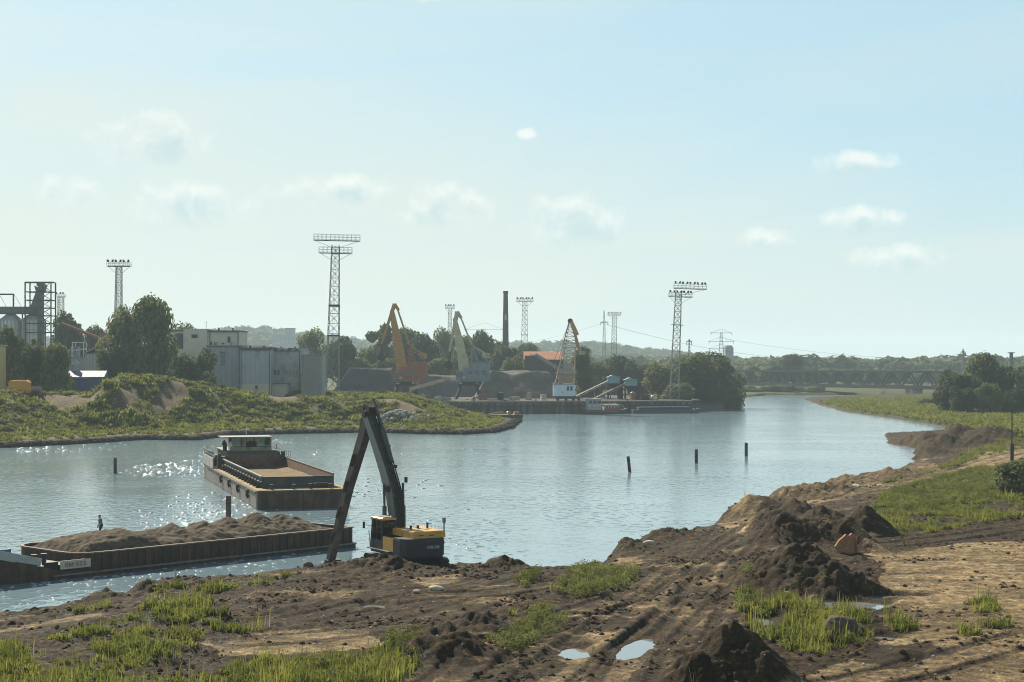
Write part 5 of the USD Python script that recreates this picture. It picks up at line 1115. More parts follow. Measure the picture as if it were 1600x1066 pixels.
wire(AT(700, 545, 1400), AT(944, 505, 880), 5.0, 'faint power line left of the slender lattice mast', .05)

# ------------------------------------------------------------------ far buildings and chimney
FARB = mat('far_concrete', (.16, .18, .20), rough=.8, var=.1)
X0, Y0 = (1138 - 800) / FPX * 1500, 1500.0
t = thing('far_silo', 'stepped blue-grey silo block standing on the horizon beside the pylon', 'silo building', (X0, Y0, 3)); zz = lambda py: ZT(py, Y0) - 3
s = Y0 / FPX
obj('wall', MB().box(-12 * s, 14 * s, -8, 8, 0, zz(556)), FARB, t); obj('tower', MB().box(-6 * s, 6.5 * s, -7, 7, zz(556), zz(543)), FARB, t); obj('roof', MB().box(-4.5 * s, 5 * s, -6, 6, zz(543), zz(540)), FARB, t)
for k in range(5): obj('bay', MB().tube([((-10 + k * 5.4) * s, -8, 0), ((-10 + k * 5.4) * s, -8, zz(558))], 2.6 * s, 10), FARB, t)
for k in range(3): obj('window', MB().box((-4 + k * 3.4) * s, (-2.4 + k * 3.4) * s, -7.1, -7, zz(551), zz(547)), DGLASS, t)
Y0 = 2200.0; s = Y0 / FPX
t = thing('far_town_block', 'square block on the far hazy hill left of the tall mast', 'building', ((453 - 800) * s, Y0, 20)); zz = lambda py: ZT(py, Y0) - 20
obj('wall', MB().box(-15 * s, 22 * s, -12, 12, 0, zz(524)), FARB, t); obj('tower', MB().box(-6 * s, 7 * s, -10, 10, zz(524), zz(514)), FARB, t); obj('roof', MB().box(-7 * s, 8 * s, -11, 11, zz(514), zz(513)), DARKST, t)
for k in range(6): obj('window', MB().box((-13 + k * 6) * s, (-10.5 + k * 6) * s, -12.1, -12, zz(532), zz(527)), DGLASS, t)
t = thing('church_spire', 'tiny pointed spire on the far hill left of the square block', 'church', ((428 - 800) * s, Y0, 20))
obj('tower', MB().box(-2.4, 2.4, -2.4, 2.4, 0, zz(524)), FARB, t); obj('spire', MB().tube([(0, 0, zz(524)), (0, 0, zz(510))], [2.6, .05], 8), FARB, t)
BRK = mat('sooty_brick', (.085, .058, .048), rough=.9, var=.25, scale=.8)
Y0 = 760.0; t = thing('factory_chimney', 'tall dark brick chimney rising behind the trees', 'chimney', ((790 - 800) / FPX * Y0, Y0, 4)); H = ZT(455, Y0) - 4
obj('shaft', MB().tube([(0, 0, 0), (0, 0, H * .5), (0, 0, H)], [1.75, 1.45, 1.05], 20), BRK, t, True); obj('crown', MB().tube([(0, 0, H - 1.6), (0, 0, H - .3), (0, 0, H)], [1.1, 1.25, 1.2], 20), BRK, t)
for k in range(6): obj('hoop', MB().tube([(0, 0, H * (.35 + .1 * k)), (0, 0, H * (.35 + .1 * k) + .25)], 1.62 - .07 * k * 1.25 + .02, 20), DARKST, t)
obj('patch', MB().box(-.4, .4, -1.42, -1.2, H * .70, H * .76), WHITE, t, label='pale patch on the shaft')

# ------------------------------------------------------------------ railway truss bridge
A_, B_ = np.array([116.0, 932.0, 0]), np.array([204.0, 752.0, 0]); zd, zt = 4.6, 12.0
d = B_ - A_; ln = np.hypot(*d[:2]); u = d / ln; nb = np.array([-u[1], u[0], 0])
BRS = mat('bridge_steel', (.032, .034, .037), rough=.7, var=.2)
t = thing('truss_bridge', 'long dark steel truss railway bridge crossing behind the river bend', 'bridge', (A_[0], A_[1], 0))
W2 = nb * 4.5
for sg in (-1, 1):
    o_ = W2 * sg; npan = 15
    obj('top_chord', MB().beam(o_ + u * 8 + [0, 0, zt], o_ + u * (ln - 8) + [0, 0, zt], 1.0), BRS, t)
    obj('bottom_chord', MB().beam(o_ + [0, 0, zd], o_ + u * ln + [0, 0, zd], 1.0, 1.6), BRS, t)
    for k in range(npan):
        p0, p1 = o_ + u * (ln * k / npan), o_ + u * (ln * (k + 1) / npan); pm = (p0 + p1) / 2
        obj('diagonal', MB().beam(p0 + [0, 0, zd], pm + [0, 0, zt], .65), BRS, t); obj('diagonal', MB().beam(pm + [0, 0, zt], p1 + [0, 0, zd], .65), BRS, t)
obj('deck', MB().beam(u * 0 + [0, 0, zd + .2], u * ln + [0, 0, zd + .2], 8.4, .5), BRS, t)
PIER = mat('pier_stone', (.30, .27, .235), rough=.9, var=.2)
for px, Y in ((1278, 850), (1428, 790), (1395, 800)):
    f = (Y - A_[1]) / (B_[1] - A_[1]); f = min(max(f, 0), 1)
    # where the line of sight at px meets the bridge
    k = (px - 800) / FPX; f = (k * A_[1] - A_[0]) / ((B_[0] - A_[0]) - k * (B_[1] - A_[1])); q = d * f
    if px != 1395: obj('pier', MB().loft([[(q[0] + x * 2.6 * s2 - .0, q[1] + y * 5.5 * s2, z) for x, y in ((-1, -1), (1, -1), (1, 1), (-1, 1))] for z, s2 in ((0, 1.12), (zd - 1.4, 1), (zd - 1.4, 1.1), (zd - .8, 1.1))]), PIER, t)
# ------------------------------------------------------------------ quay
qd = QUAY_B - QUAY_A; ql = np.hypot(*qd); QR = math.degrees(math.atan2(qd[1], qd[0]))
CONC = mat('quay_concrete', (.11, .098, .085), rough=.85, var=.3, scale=.5, col2=(.045, .038, .034), thr=(.46, .6), s2=.35, streak=True)
CAPC = mat('quay_cap', (.20, .17, .145), rough=.85, var=.25)
q = thing('quay_wall', 'long dark sheet-pile quay wall under the cranes', 'quay wall', (QUAY_A[0], QUAY_A[1], 0), QR)
obj('wall', MB().box(0, ql, -.2, .9, -1.5, 3.7), CONC, q)
obj('cap', MB().box(-.2, ql + .2, -.4, 1.4, 3.7, 4.06), CAPC, q)
for k in range(int(ql / 2.1)): obj('fender_pile', MB().box(.5 + k * 2.1, .95 + k * 2.1, -.52, -.2, -1, 3.4), PILE, q)
obj('waling', MB().box(0, ql, -.62, -.52, 2.2, 2.55), DARKST, q)
for k in range(12): obj('bollard', MB().tube([(5 + k * 10, .3, 4.05), (5 + k * 10, .3, 4.5)], [.22, .28], 8), DARKST, q)
def onquay(px, back=0.0):
    """Point on the quay line seen at px, moved inland."""
    k = (px - 800) / FPX; f = (k * QUAY_A[1] - QUAY_A[0]) / (qd[0] - k * qd[1]); n = np.array([-qd[1], qd[0]]) / ql
    return QUAY_A + qd * f + n * back
# ------------------------------------------------------------------ harbour jib cranes
def jib_crane(px, top, Y, jibc, housec, label, elbow_left=38, house_px=24, gantry=.0):
    X = (px - 800) / FPX * Y; s = Y / FPX; t = thing('harbour_crane', label, 'crane', (X, Y, 4.0)); H = ZT(top, Y) - 4
    # portal
    for cx in (-4.2, 4.2):
        for cy in (-3.6, 3.6): obj('portal_leg', MB().beam((cx, cy, 0), (cx * .62, cy * .62, 4.4), .75, .75, .6, .6), DARKST, t)
    obj('portal_beam', MB().box(-3.4, 3.4, -3.0, 3.0, 4.4, 5.1), DARKST, t); obj('slew_ring', MB().tube([(0, 0, 5.1), (0, 0, 6.0)], 2.2, 18), DARKST, t)
    # machine house
    hw = obj('machine_house', MB().box(-1.6, 7.2, -2.6, 2.6, 6.0, 10.6).box(1.2, 7.2, -2.5, 2.5, 10.6, 12.2), housec, t)
    obj('roof', MB().box(1.0, 7.4, -2.75, 2.75, 12.2, 12.4), GREYST, hw)
    for k in range(3): obj('window', MB().box(-.2 + k * 2.4, 1.2 + k * 2.4, -2.66, -2.6, 8.2, 9.6), DGLASS, hw)
    cab_ = obj('operator_cab', MB().box(-4.2, -1.7, -2.4, .0, 6.2, 9.2), housec, t); obj('window', MB().box(-4.26, -4.2, -2.2, -.2, 7.3, 8.9), DGLASS, cab_); obj('window', MB().box(-4.0, -1.9, -2.46, -2.4, 7.3, 8.9), DGLASS, cab_)
    # tower frame with back stay and counterweight
    fr = MB()
    for y in (-1.8, 1.8): fr.beam((3.2, y, 12.4), (1.2, y, 18.0), .4); fr.beam((6.6, y, 12.4), (1.2, y, 18.0), .35); fr.beam((1.0, y, 10.6), (1.2, y, 18), .4)
    fr.beam((1.2, -1.8, 18), (1.2, 1.8, 18), .4); obj('tower_frame', fr, housec, t)
    obj('counterweight', MB().box(4.6, 7.0, -1.4, 1.4, 13.6, 15.4).beam((1.2, 0, 18), (6, 0, 15), .5), jibc, t)
    # main jib: box girder widening to its foot, leaning back a little
    jx0, jx1 = -.6, -4.6
    zt_ = H - 2.2
    jb = MB().loft([[(jx0 + (jx1 - jx0) * f - w, y0, 6.4 + (zt_ - 6.4) * f), (jx0 + (jx1 - jx0) * f + w, y0, 6.4 + (zt_ - 6.4) * f), (jx0 + (jx1 - jx0) * f + w, y1, 6.4 + (zt_ - 6.4) * f), (jx0 + (jx1 - jx0) * f - w, y1, 6.4 + (zt_ - 6.4) * f)]
                    for f, w, y0, y1 in ((0, 1.7, -1.7, .9), (.12, 1.9, -1.5, .9), (.6, 1.45, -1.2, .7), (1, .65, -.8, .5))])
    obj('jib', jb, jibc, t)
    # fly jib (elbow): from the head down to the left, and its rear tail
    ex = -elbow_left * s + 0.0
    fj = MB().beam((jx1 + .9, -.2, H), (ex, -.2, H - 13.5), 1.5, 1.3, .6, .5).beam((jx1 + .9, -.2, H), (jx1 + 2.2, -.2, H - 2.2), 1.0)
    obj('fly_jib', fj, jibc, t)
    bs = MB()
    for y in (-.9, .7): bs.beam((jx1 + 1.6, y, H - 1.0), (1.4, y, 17.6), .5)
    for f in np.linspace(.1, .9, 9): p = np.array((jx1 + 1.6, 0, H - 1)) * (1 - f) + np.array((1.4, 0, 17.6)) * f; bs.beam(p + [0, -.9, 0], p + [0, .7, 0], .2); 
    obj('back_stay', bs, jibc, t)
    obj('rope', MB().tube([(ex, -.2, H - 13.5), (ex - .2, -.2, H - 17)], .09, 4).tube([(ex + .5, -.2, H - 13.3), (ex + .3, -.2, H - 17)], .09, 4), DARKST, t)
    obj('grab', MB().loft([[(ex - w, -w * .7, z), (ex + w, -w * .7, z), (ex + w, w * .7, z), (ex - w, w * .7, z)] for z, w in ((H - 16.6, .5), (H - 17.4, 1.4), (H - 18.6, 1.2), (H - 19.2, .4))]), DARKST, t)
    st = MB()
    for z in np.arange(6.2, H - 3, 1.1): st.beam((jx0 + (jx1 - jx0) * (z - 6.4) / (zt_ - 6.4) - .5, -1.75, z), (jx0 + (jx1 - jx0) * (z - 6.4) / (zt_ - 6.4) + .1, -1.75, z), .06)
    obj('ladder', st, GREYST, t)
    lamp = obj('searchlight', MB().tube([(-1.4, -2.9, 7.2), (-1.4, -3.2, 7.1)], .55, 12), WHITE, t)
    obj('walkway', MB().box(-4.6, 7.6, -3.3, -2.66, 5.86, 6.0).beam((-4.6, -3.3, 7.0), (7.6, -3.3, 7.0), .07), GREYST, t)
OCHRE = mat('ochre_paint', (.32, .165, .045), rough=.55, var=.18, col2=(.20, .10, .04), thr=(.55, .7))
ORNG = mat('orange_red_paint', (.25, .085, .035), rough=.6, var=.2, col2=(.16, .06, .035), thr=(.52, .66))
CRMJ = mat('cream_jib_paint', (.36, .33, .21), rough=.6, var=.15, col2=(.26, .15, .07), thr=(.55, .68))
BLUH = mat('blue_house_paint', (.14, .19, .23), rough=.6, var=.18, col2=(.07, .09, .11), thr=(.54, .68))
jib_crane(634, 475, 538, OCHRE, ORNG, 'harbour crane with ochre jib and orange-red machine house')
jib_crane(732, 487, 536, CRMJ, BLUH, 'harbour crane with cream jib and pale blue machine house', 30)
# lattice crane on the quay
Y0 = 512.0; X0 = (890 - 800) / FPX * Y0; s = Y0 / FPX
t = thing('lattice_crane', 'old rusty lattice crane with a blue-white cabin at the quay edge', 'crane', (X0, Y0, 4.0)); H = ZT(503, Y0) - 4; RL = mat('rusty_lattice', (.27, .20, .14), rough=.7, var=.25, col2=(.30, .12, .05), thr=(.5, .64)); PB = mat('pale_blue_cabin', (.42, .50, .55), rough=.5, var=.12, col2=(.2, .17, .15), thr=(.58, .7))
obj('chassis', MB().box(-4.6, 3.4, -2.4, 2.4, .6, 1.4), DARKST, t)
for x in (-3.8, -1.2, 1.2, 2.9): obj('bogie', MB().tube([(x, -2.3, .45), (x, 2.3, .45)], .45, 10), DARKST, t)
c = obj('cabin', MB().box(-5.3, 1.6, -2.2, 2.2, 1.5, 5.2), PB, t); obj('roof', MB().box(-5.5, 1.8, -2.4, 2.4, 5.2, 5.45), GREYST, c)
for x in (-.6, .5): obj('window', MB().box(x - .35, x + .35, -2.26, -2.2, 3.2, 4.6), DGLASS, c)
def lattice(a, b2, w0, w1, n, r=.16):
    a, b2 = np.array(a, float), np.array(b2, float); m = MB(); cs = [(-1, -1), (1, -1), (1, 1), (-1, 1)]
    P = lambda f, c: a + (b2 - a) * f + np.array([c[0], c[1], 0]) * (w0 + (w1 - w0) * f) / 2
    for c in cs: m.beam(P(0, c), P(1, c), r)
    for k in range(n):
        for i in range(4): m.beam(P(k / n, cs[i]), P((k + 1) / n, cs[(i + 1) % 4]), r * .6); m.beam(P((k + 1) / n, cs[i]), P((k + 1) / n, cs[(i + 1) % 4]), r * .6)
    return m
obj('tower', lattice((-1.6, 0, 5.4), (0, 0, 17), 6.2, 3.6, 6, .28), RL, t); obj('upper_mast', lattice((0, 0, 17), (.3, 0, H), 4.6, 1.0, 7, .22), RL, t)
obj('lower_platform', MB().box(-4.4, 2.0, -2.4, 2.4, 8.6, 8.9).beam((-4.4, -2.4, 9.9), (2.0, -2.4, 9.9), .1), RL, t); obj('gear_house', MB().box(-3.6, 1.0, -1.8, 1.8, 5.6, 8.4), RL, t)
obj('jib', MB().beam((.5, -.6, H), (3.4, -1.6, 15.5), .9, .8, .7, .6).beam((.5, -.6, H), (2.4, -1.2, 21), 1.4, 1.0), OCHRE, t); obj('jib_head', MB().box(2.8, 5.0, -2.1, -1.0, 14.6, 15.9), RL, t); obj('head_sheave', MB().tube([(.2, -.7, H + .3), (.2, .7, H + .3)], .8, 12), RUST, t)
ws = MB()
for x in (-6.5, -4.6, -2.8): ws.tube([(0, 0, H), (x, 0, 9.0)], .06, 4)
obj('ropes', ws, DARKST, t)

# ------------------------------------------------------------------ heaps of bulk goods on the quay yard
def bulk(name, px0, px1, top, Y, label, col, ridge=True, depth=16):
    xs = np.array([(px0 - 800), (px1 - 800)]) / FPX * Y; h0 = ZT(top, Y) - 4
    cx, hw = xs.mean(), (xs[1] - xs[0]) / 2
    def fz(X, Yv):
        wv = 2.5 * (fb(X + cx, Yv, 7, 3, 83) - .5)
        f = np.minimum(np.clip((hw - np.abs(X) + wv) / (.62 * h0), 0, 1), np.clip((depth - np.abs(Yv) + wv) / (1.1 * h0), 0, 1))
        return np.minimum(f, 1) * h0 * (.72 + .52 * fb(X + cx, Yv, 11, 3, 81)) + .35 * (fb(X + cx, Yv, 2.5, 3, 82) - .5) - .2
    v, f = sheet(90, 44, -hw, hw, -depth, depth, fz)
    obj(name, (v, f), mat(name + '_stuff_' + label.split()[0], col, rough=.95, var=.35, scale=.25, bump=.1, bscale=1.2, spec=.03), None, True, label, 'heap', loc=(cx, Y, 4.0))
bulk('coal_heap', 522, 640, 573, 590, 'black coal heap behind the tall mast and the orange crane', (.045, .045, .047))
bulk('gravel_heap', 640, 752, 585, 587, 'dark grey gravel heap between the two jib cranes', (.085, .083, .078))
bulk('gravel_heap', 742, 882, 579, 560, 'wide brown-grey gravel heap behind the quay', (.11, .10, .085))
bulk('gravel_heap', 895, 945, 590, 575, 'small olive grassy heap right of the lattice crane', (.055, .065, .035), depth=12)
# brick warehouse with orange roof
Y0 = 640.0; s = Y0 / FPX; t = thing('brick_warehouse', 'dark brick shed with a worn orange tile roof behind the gravel heap', 'warehouse', ((850 - 800) * s, Y0, 4)); zz = lambda py: ZT(py, Y0) - 4
DB = mat('dark_brick', (.055, .042, .038), rough=.9, var=.3); OR = mat('orange_tile', (.42, .17, .085), rough=.8, var=.3, scale=1.2, col2=(.50, .44, .38), thr=(.60, .66), s2=.3)
obj('wall', MB().box(-31 * s, 30 * s, 0, 12, 0, zz(562)), DB, t)
obj('gable', MB().prism([(-31 * s, zz(590)), (-30 * s, zz(556)), (-14 * s, zz(556)), (28 * s, zz(584)), (28 * s, zz(590))], 'y', -1.0, -.1), DB, t)
obj('roof', MB().add([(-32 * s, -.6, zz(562)), (31 * s, -.6, zz(562)), (31 * s, 6, zz(549)), (-32 * s, 6, zz(549)), (-32 * s, 12.6, zz(562)), (31 * s, 12.6, zz(562))], [(0, 1, 2, 3), (3, 2, 5, 4)]), OR, t)
obj('lean_to_roof', MB().beam((-14 * s, -.6, zz(555)), (30 * s, -.6, zz(581)), 1.8, .25, up=(0, 1, 0)), GREYST, t, label='grey sloping lean-to roof'); obj('skylight', MB().box(-22 * s, -13 * s, 1.2, 2.4, zz(557.5), zz(554)), WHITE, t)
for k in range(4): obj('window', MB().box((-24 + k * 12) * s, (-20 + k * 12) * s, -.12, 0, zz(584), zz(576)), DGLASS, t)
# hopper houses with conveyors
TEAL = mat('teal_sheet', (.14, .25, .28), rough=.6, var=.12); CONV = mat('conveyor_belt', (.34, .30, .23), rough=.8, var=.2)
for i, (px, py, lab, lab2) in enumerate(((958, 586, 'left blue-green hopper house on dark legs', 'left sloping conveyor up to a blue-green hopper house'), (985, 590, 'right blue-green hopper house on dark legs', 'right sloping conveyor up to a blue-green hopper house'))):
    Y0 = 536.0 - 4 * i; s = Y0 / FPX; t = thing('hopper_house', lab, 'hopper', ((px - 800) * s, Y0, 4)); zz = lambda q_: ZT(q_, Y0) - 4
    obj('bin', MB().box(-9 * s, 10 * s, -2, 2, zz(py + 13), zz(py + 3)), TEAL, t); obj('roof', MB().prism([(-11 * s, zz(py + 4)), (-2 * s, zz(py)), (11 * s, zz(py + 4))], 'y', -2.3, 2.3), TEAL, t)
    obj('chute', MB().loft([[(-8 * s * w, -1.8 * w, z), (8 * s * w, -1.8 * w, z), (8 * s * w, 1.8 * w, z), (-8 * s * w, 1.8 * w, z)] for z, w in ((zz(py + 22), .4), (zz(py + 13), 1))]), DARKST, t)
    for cx in (-8 * s, 8 * s):
        for cy in (-1.8, 1.8): obj('leg', MB().beam((cx, cy, 0), (cx, cy, zz(py + 13)), .35), DARKST, t)
    obj('cladding', MB().box(9 * s, 15 * s, -1.5, 1.5, 0, zz(py + 8)), DARKST, t)
    a = np.array([(px - 10 - 48 - 800) * s, -1.0, zz(py + 33)]); b2 = np.array([(px - 8 - 800) * s, 0, zz(py + 9)])
    tc = thing('conveyor', lab2, 'conveyor', (0, Y0, 4)); obj('belt', MB().beam(a, b2, 1.5, .22), CONV, tc)
    obj('truss', MB().beam(a - [0, .8, .55], b2 - [0, .8, .55], .2).beam(a - [0, -.8, .55], b2 - [0, -.8, .55], .2).beam(a + [0, -.8, .3], b2 + [0, -.8, .3], .14), GREYST, tc)
    for f in (.15, .5, .85):
        p = a + (b2 - a) * f; obj('trestle', MB().beam((p[0] - .6, 0, 0), p - [0, 0, .5], .22).beam((p[0] + .6, 0, 0), p - [0, 0, .5], .22), DARKST, tc)
    for k in range(9): p = a + (b2 - a) * (k + .5) / 9; obj('idler', MB().tube([p + [0, -.9, -.3], p + [0, .9, -.3]], .14, 6), DARKST, tc)
# ------------------------------------------------------------------ vessels at the quay
def at_quay(px, off): p = onquay(px, -off); return p
p = at_quay(938, 4.6); t = thing('push_boat', 'small white workboat with a red stripe moored under the lattice crane', 'boat', (p[0], p[1], 0), QR)
hl = MB().loft([[(x, -w, zb), (x, w, zb), (x, w * 1.06, zt), (x, -w * 1.06, zt)] for x, w, zb, zt in ((-7.4, 1.9, .0, 1.2), (-6, 2.3, -.6, 1.1), (4, 2.3, -.6, 1.15), (6.4, 1.6, -.3, 1.4), (7.6, .4, .3, 1.7))])
obj('hull', hl, mat('dark_hull', (.03, .03, .035), rough=.5), t); obj('stripe', MB().box(-6.6, 4.6, -2.46, -2.38, .55, 1.02), REDP, t)
obj('bulwark', MB().box(-.5, 5.0, -2.42, -2.3, 1.12, 1.9).box(-.5, 5, 2.3, 2.42, 1.12, 1.9), REDP, t)
c = obj('cabin', MB().box(-.2, 4.2, -1.8, 1.8, 1.2, 2.9), WHITE, t); obj('roof', MB().box(-.5, 4.5, -2.0, 2.0, 2.9, 3.02), WHITE, c)
for k in range(4): obj('window', MB().box(.1 + k * 1.05, .8 + k * 1.05, -1.86, -1.8, 1.9, 2.6), DGLASS, c)
w = obj('wheelhouse', MB().box(-5.6, -1.2, -1.6, 1.6, 1.2, 4.6), mat('grey_wheelhouse', (.30, .31, .31), rough=.5, var=.25), t); obj('roof', MB().box(-6.0, -.9, -1.9, 1.9, 4.6, 4.75), WHITE, w)
for k in range(3): obj('window', MB().box(-5.3 + k * 1.4, -4.2 + k * 1.4, -1.66, -1.6, 3.2, 4.2), DGLASS, w)
obj('awning_hoop', MB().tube([(4.6, -1.9, 1.3), (4.6, -1.9, 2.6), (5.4, -1.9, 2.9), (6.4, -1.7, 1.6)], .08, 6), WHITE, t); obj('mast', MB().tube([(-3, 0, 4.7), (-3, 0, 6.6)], .06, 6), WHITE, t)
obj('railing', MB().tube([(-7, -1.9, 1.9), (-1, -2.3, 1.9)], .04, 5).tube([(5, -1.8, 2.1), (7.4, -.4, 2.4)], .04, 5), GREYST, t)
p = at_quay(1032, 4.2); t = thing('deck_barge', 'low dark moored barge at the right end of the quay', 'barge', (p[0], p[1], 0), QR)
obj('hull', MB().loft([[(x, -w, zb), (x, w, zb), (x, w, zt), (x, -w, zt)] for x, w, zb, zt in ((-11, 2.9, .2, 1.3), (-9.5, 3.1, -.6, 1.3), (9, 3.1, -.6, 1.3), (11, 2.5, .4, 1.5))]), mat('slate_hull', (.045, .052, .062), rough=.6, var=.25), t)
obj('coaming', MB().box(-9, 8.5, -2.5, 2.5, 1.3, 1.9), DARKST, t); obj('hatch_cover', MB().box(-8.8, 8.3, -2.3, 2.3, 1.9, 2.05), BLUEP, t)
for x in (-10, 9.8): obj('bollard', MB().tube([(x, -1.8, 1.3), (x, -1.8, 1.9)], .2, 8), DARKST, t)
x, y = G(792, 657, 0); t = thing('pontoon_barge', 'small dark work pontoon behind the tip of the green spit', 'pontoon', (x - 1.5, y + 6, 0), 10)
obj('hull', MB().loft([[(q_, -2.6, zb), (q_, 2.6, zb), (q_, 2.6, 1.35), (q_, -2.6, 1.35)] for q_, zb in ((-7, .2), (-6, -.5), (4.5, -.5), (5.6, .5))]), RUST, t)
obj('deck', MB().box(-6.9, 5.4, -2.55, 2.55, 1.35, 1.4), DECK, t); obj('winch', MB().tube([(2, -1, 1.9), (2, 1, 1.9)], .5, 10).box(1.6, 2.4, -1.2, -1, 1.4, 2.4), GREYST, t); obj('scrap', MB().beam((-4, -1, 1.5), (.5, .5, 2.1), .4).beam((-2, 1, 1.5), (1, -1, 1.9), .3).box(3.4, 4.8, -1.5, .5, 1.4, 2.2), CAPC, t)
# bits on the quay apron
rq = random.Random(9)
cols = [mat('scrap_pale', (.40, .37, .33), rough=.7, var=.2), mat('scrap_rust', (.17, .085, .05), rough=.8, var=.3), DARKST, mat('scrap_sand', (.33, .24, .16), rough=.8, var=.25), mat('scrap_grey', (.22, .23, .23), rough=.7)]
names = ['skip', 'crate', 'machine_part', 'pallet_stack']; where = ['left of the orange crane', 'under the orange crane', 'between the jib cranes', 'under the cream crane', 'along the quay edge behind the spit', 'left of the lattice crane', 'right of the conveyors']
for i, px in enumerate([548, 566, 590, 604, 618, 648, 664, 676, 688, 700, 744, 764, 790, 812, 838, 858, 1002, 1018, 1034]):
    p = onquay(px, rq.uniform(4, 12)); k = i % 4; c1_, c2_ = cols[i % 5], cols[(i * 3 + 1) % 5]; w, dd, hh = rq.uniform(1.6, 4.2), rq.uniform(1.2, 2.4), rq.uniform(.9, 2.3)
    zone = where[0 if px < 600 else 1 if px < 652 else 2 if px < 695 else 3 if px < 750 else 4 if px < 830 else 5 if px < 900 else 6]
    cn = {0: 'pale grey', 1: 'rusty brown', 2: 'dark', 3: 'sandy', 4: 'mid grey'}[i % 5]
    t = thing(names[k], f'{cn} {names[k].replace("_", " ")} on the quay, {zone}', names[k].replace('_', ' '), (p[0], p[1], 4.06), QR + rq.uniform(-25, 25))
    if k == 0: obj('body', MB().loft([[(x * sc, y * (.8 + .2 * sc), z) for x, y in ((-w / 2, -dd / 2), (w / 2, -dd / 2), (w / 2, dd / 2), (-w / 2, dd / 2))] for z, sc in ((0, .72), (hh, 1), (hh + .08, 1.05))]), c1_, t); obj('load', MB().loft([[(x * .9 * sc, y * .9 * sc, z) for x, y in ((-w / 2, -dd / 2), (w / 2, -dd / 2), (w / 2, dd / 2), (-w / 2, dd / 2))] for z, sc in ((hh + .05, 1), (hh + .5, .3))]), c2_, t)
    elif k == 1:
        obj('body', MB().box(-w / 2, w / 2, -dd / 2, dd / 2, .1, hh), c1_, t)
        for q_ in (-.5, -.17, .17, .5): obj('batten', MB().box(q_ * (w - .2) - .08, q_ * (w - .2) + .08, -dd / 2 - .06, -dd / 2, .05, hh + .05), c2_, t)
    elif k == 2: obj('frame', MB().box(-w / 2, w / 2, -dd / 2, dd / 2, 0, .35).beam((-w / 2, 0, .3), (w / 2, 0, hh + .6), .3), c1_, t); obj('drum', MB().tube([(0, -dd / 2, hh * .5 + .3), (0, dd / 2, hh * .5 + .3)], hh * .45, 12), c2_, t)
    else:
        for q_ in range(5): obj('pallet', MB().box(-w / 2 + .05 * (q_ % 2), w / 2, -dd / 2, dd / 2, q_ * hh / 5, q_ * hh / 5 + hh / 7), c1_, t)
# sandy conveyor boom lying between the cranes
p = onquay(676, 10); t = thing('loading_boom', 'orange-tan loading boom lying at a slant between the two jib cranes', 'loading boom', (p[0], p[1], 4.06), 0)
obj('boom', MB().beam((-6, 0, 3.6), (5, 0, 6.6), 1.4, 1.2), cols[3], t); obj('prop', MB().beam((-3, 0, 0), (-3, 0, 4.2), .5).beam((3, 0, 0), (3, 0, 5.8), .5), cols[1], t); obj('base', MB().box(-7, 4, -1.6, 1.6, 0, 1.6), cols[1], t)

# ------------------------------------------------------------------ buildings on the left
CRB = mat('cream_render', (.42, .385, .30), rough=.8, var=.12, scale=.4, col2=(.24, .22, .19), thr=(.56, .7), s2=.25, streak=True)
BGR = mat('blue_grey_render', (.235, .265, .285), rough=.8, var=.12, scale=.4, col2=(.12, .13, .135), thr=(.54, .7), s2=.25, streak=True)
COR = mat('corrugated_sheet', (.24, .24, .215), rough=.7, var=.12, scale=.3, streak=True, col2=(.12, .115, .105), thr=(.56, .7), s2=.3)
ROOFD = mat('dark_roof', (.07, .062, .055), rough=.9, var=.2)
def bld(name, label, px0, px1, top, Y, depth, wall, rot=0, cat='building', base=4.0):
    s = Y / FPX; cx = (px0 + px1) / 2 - 800; t = thing(name, label, cat, (cx * s, Y, base), rot); hw = (px1 - px0) / 2 * s; H = ZT(top, Y) - base
    obj('wall', MB().box(-hw, hw, 0, depth, 0, H), wall, t); return t, hw, H, s
t, hw, H, s = bld('cream_building', 'flat-roofed cream building behind the round dark tree', 262, 374, 518, 470, 14, CRB)
zz = lambda py: ZT(py, 470) - 4
obj('roof', MB().box(-hw - .3, hw + .3, -.3, 14.3, H, H + .3), ROOFD, t); obj('parapet_block', MB().box((287 - 318) * s, (324 - 318) * s, -.35, 8, 0, zz(514)), CRB, t)
obj('dark_bay', MB().box((273 - 318) * s, (286 - 318) * s, -.12, 0, zz(545), zz(521)), DGLASS, t)
for x0, x1, y0, y1 in ((299, 310, 529, 522), (355, 361, 536, 525), (327, 332, 540, 534), (334, 338, 540, 534), (346, 351, 539, 535)):
    w = obj('window', MB().box((x0 - 318) * s, (x1 - 318) * s, -.47 if x0 < 324 else -.12, -.35 if x0 < 324 else -.002, zz(y0), zz(y1)), WHITE, t); obj('pane', MB().box((x0 - 318) * s + .15, (x1 - 318) * s - .15, -.5 if x0 < 324 else -.15, -.475 if x0 < 324 else -.125, zz(y0) + .15, zz(y1) - .15), DGLASS, w)
obj('aerial', MB().tube([(0, 4, H), (0, 4, H + 3.2)], .05, 5).beam((-.6, 4, H + 2.6), (.6, 4, H + 2.6), .05), DARKST, t)
t, hw, H, s = bld('grey_hall', 'blue-grey windowless hall joined to the front of the cream building', 323, 376, 541, 455, 12, BGR); zz = lambda py: ZT(py, 455) - 4; c0_ = 349.5
obj('roof', MB().box(-hw - .2, hw + .2, -.25, 12.2, H, H + .25), GREYST, t); obj('loading_door', MB().box((344 - c0_) * s, (352 - c0_) * s, -.1, 0, zz(572), zz(551)), mat('door_grey', (.15, .165, .175), rough=.6), t); obj('lintel', MB().box((343.5 - c0_) * s, (352.5 - c0_) * s, -.3, 0, zz(551), zz(549.6)), ROOFD, t)
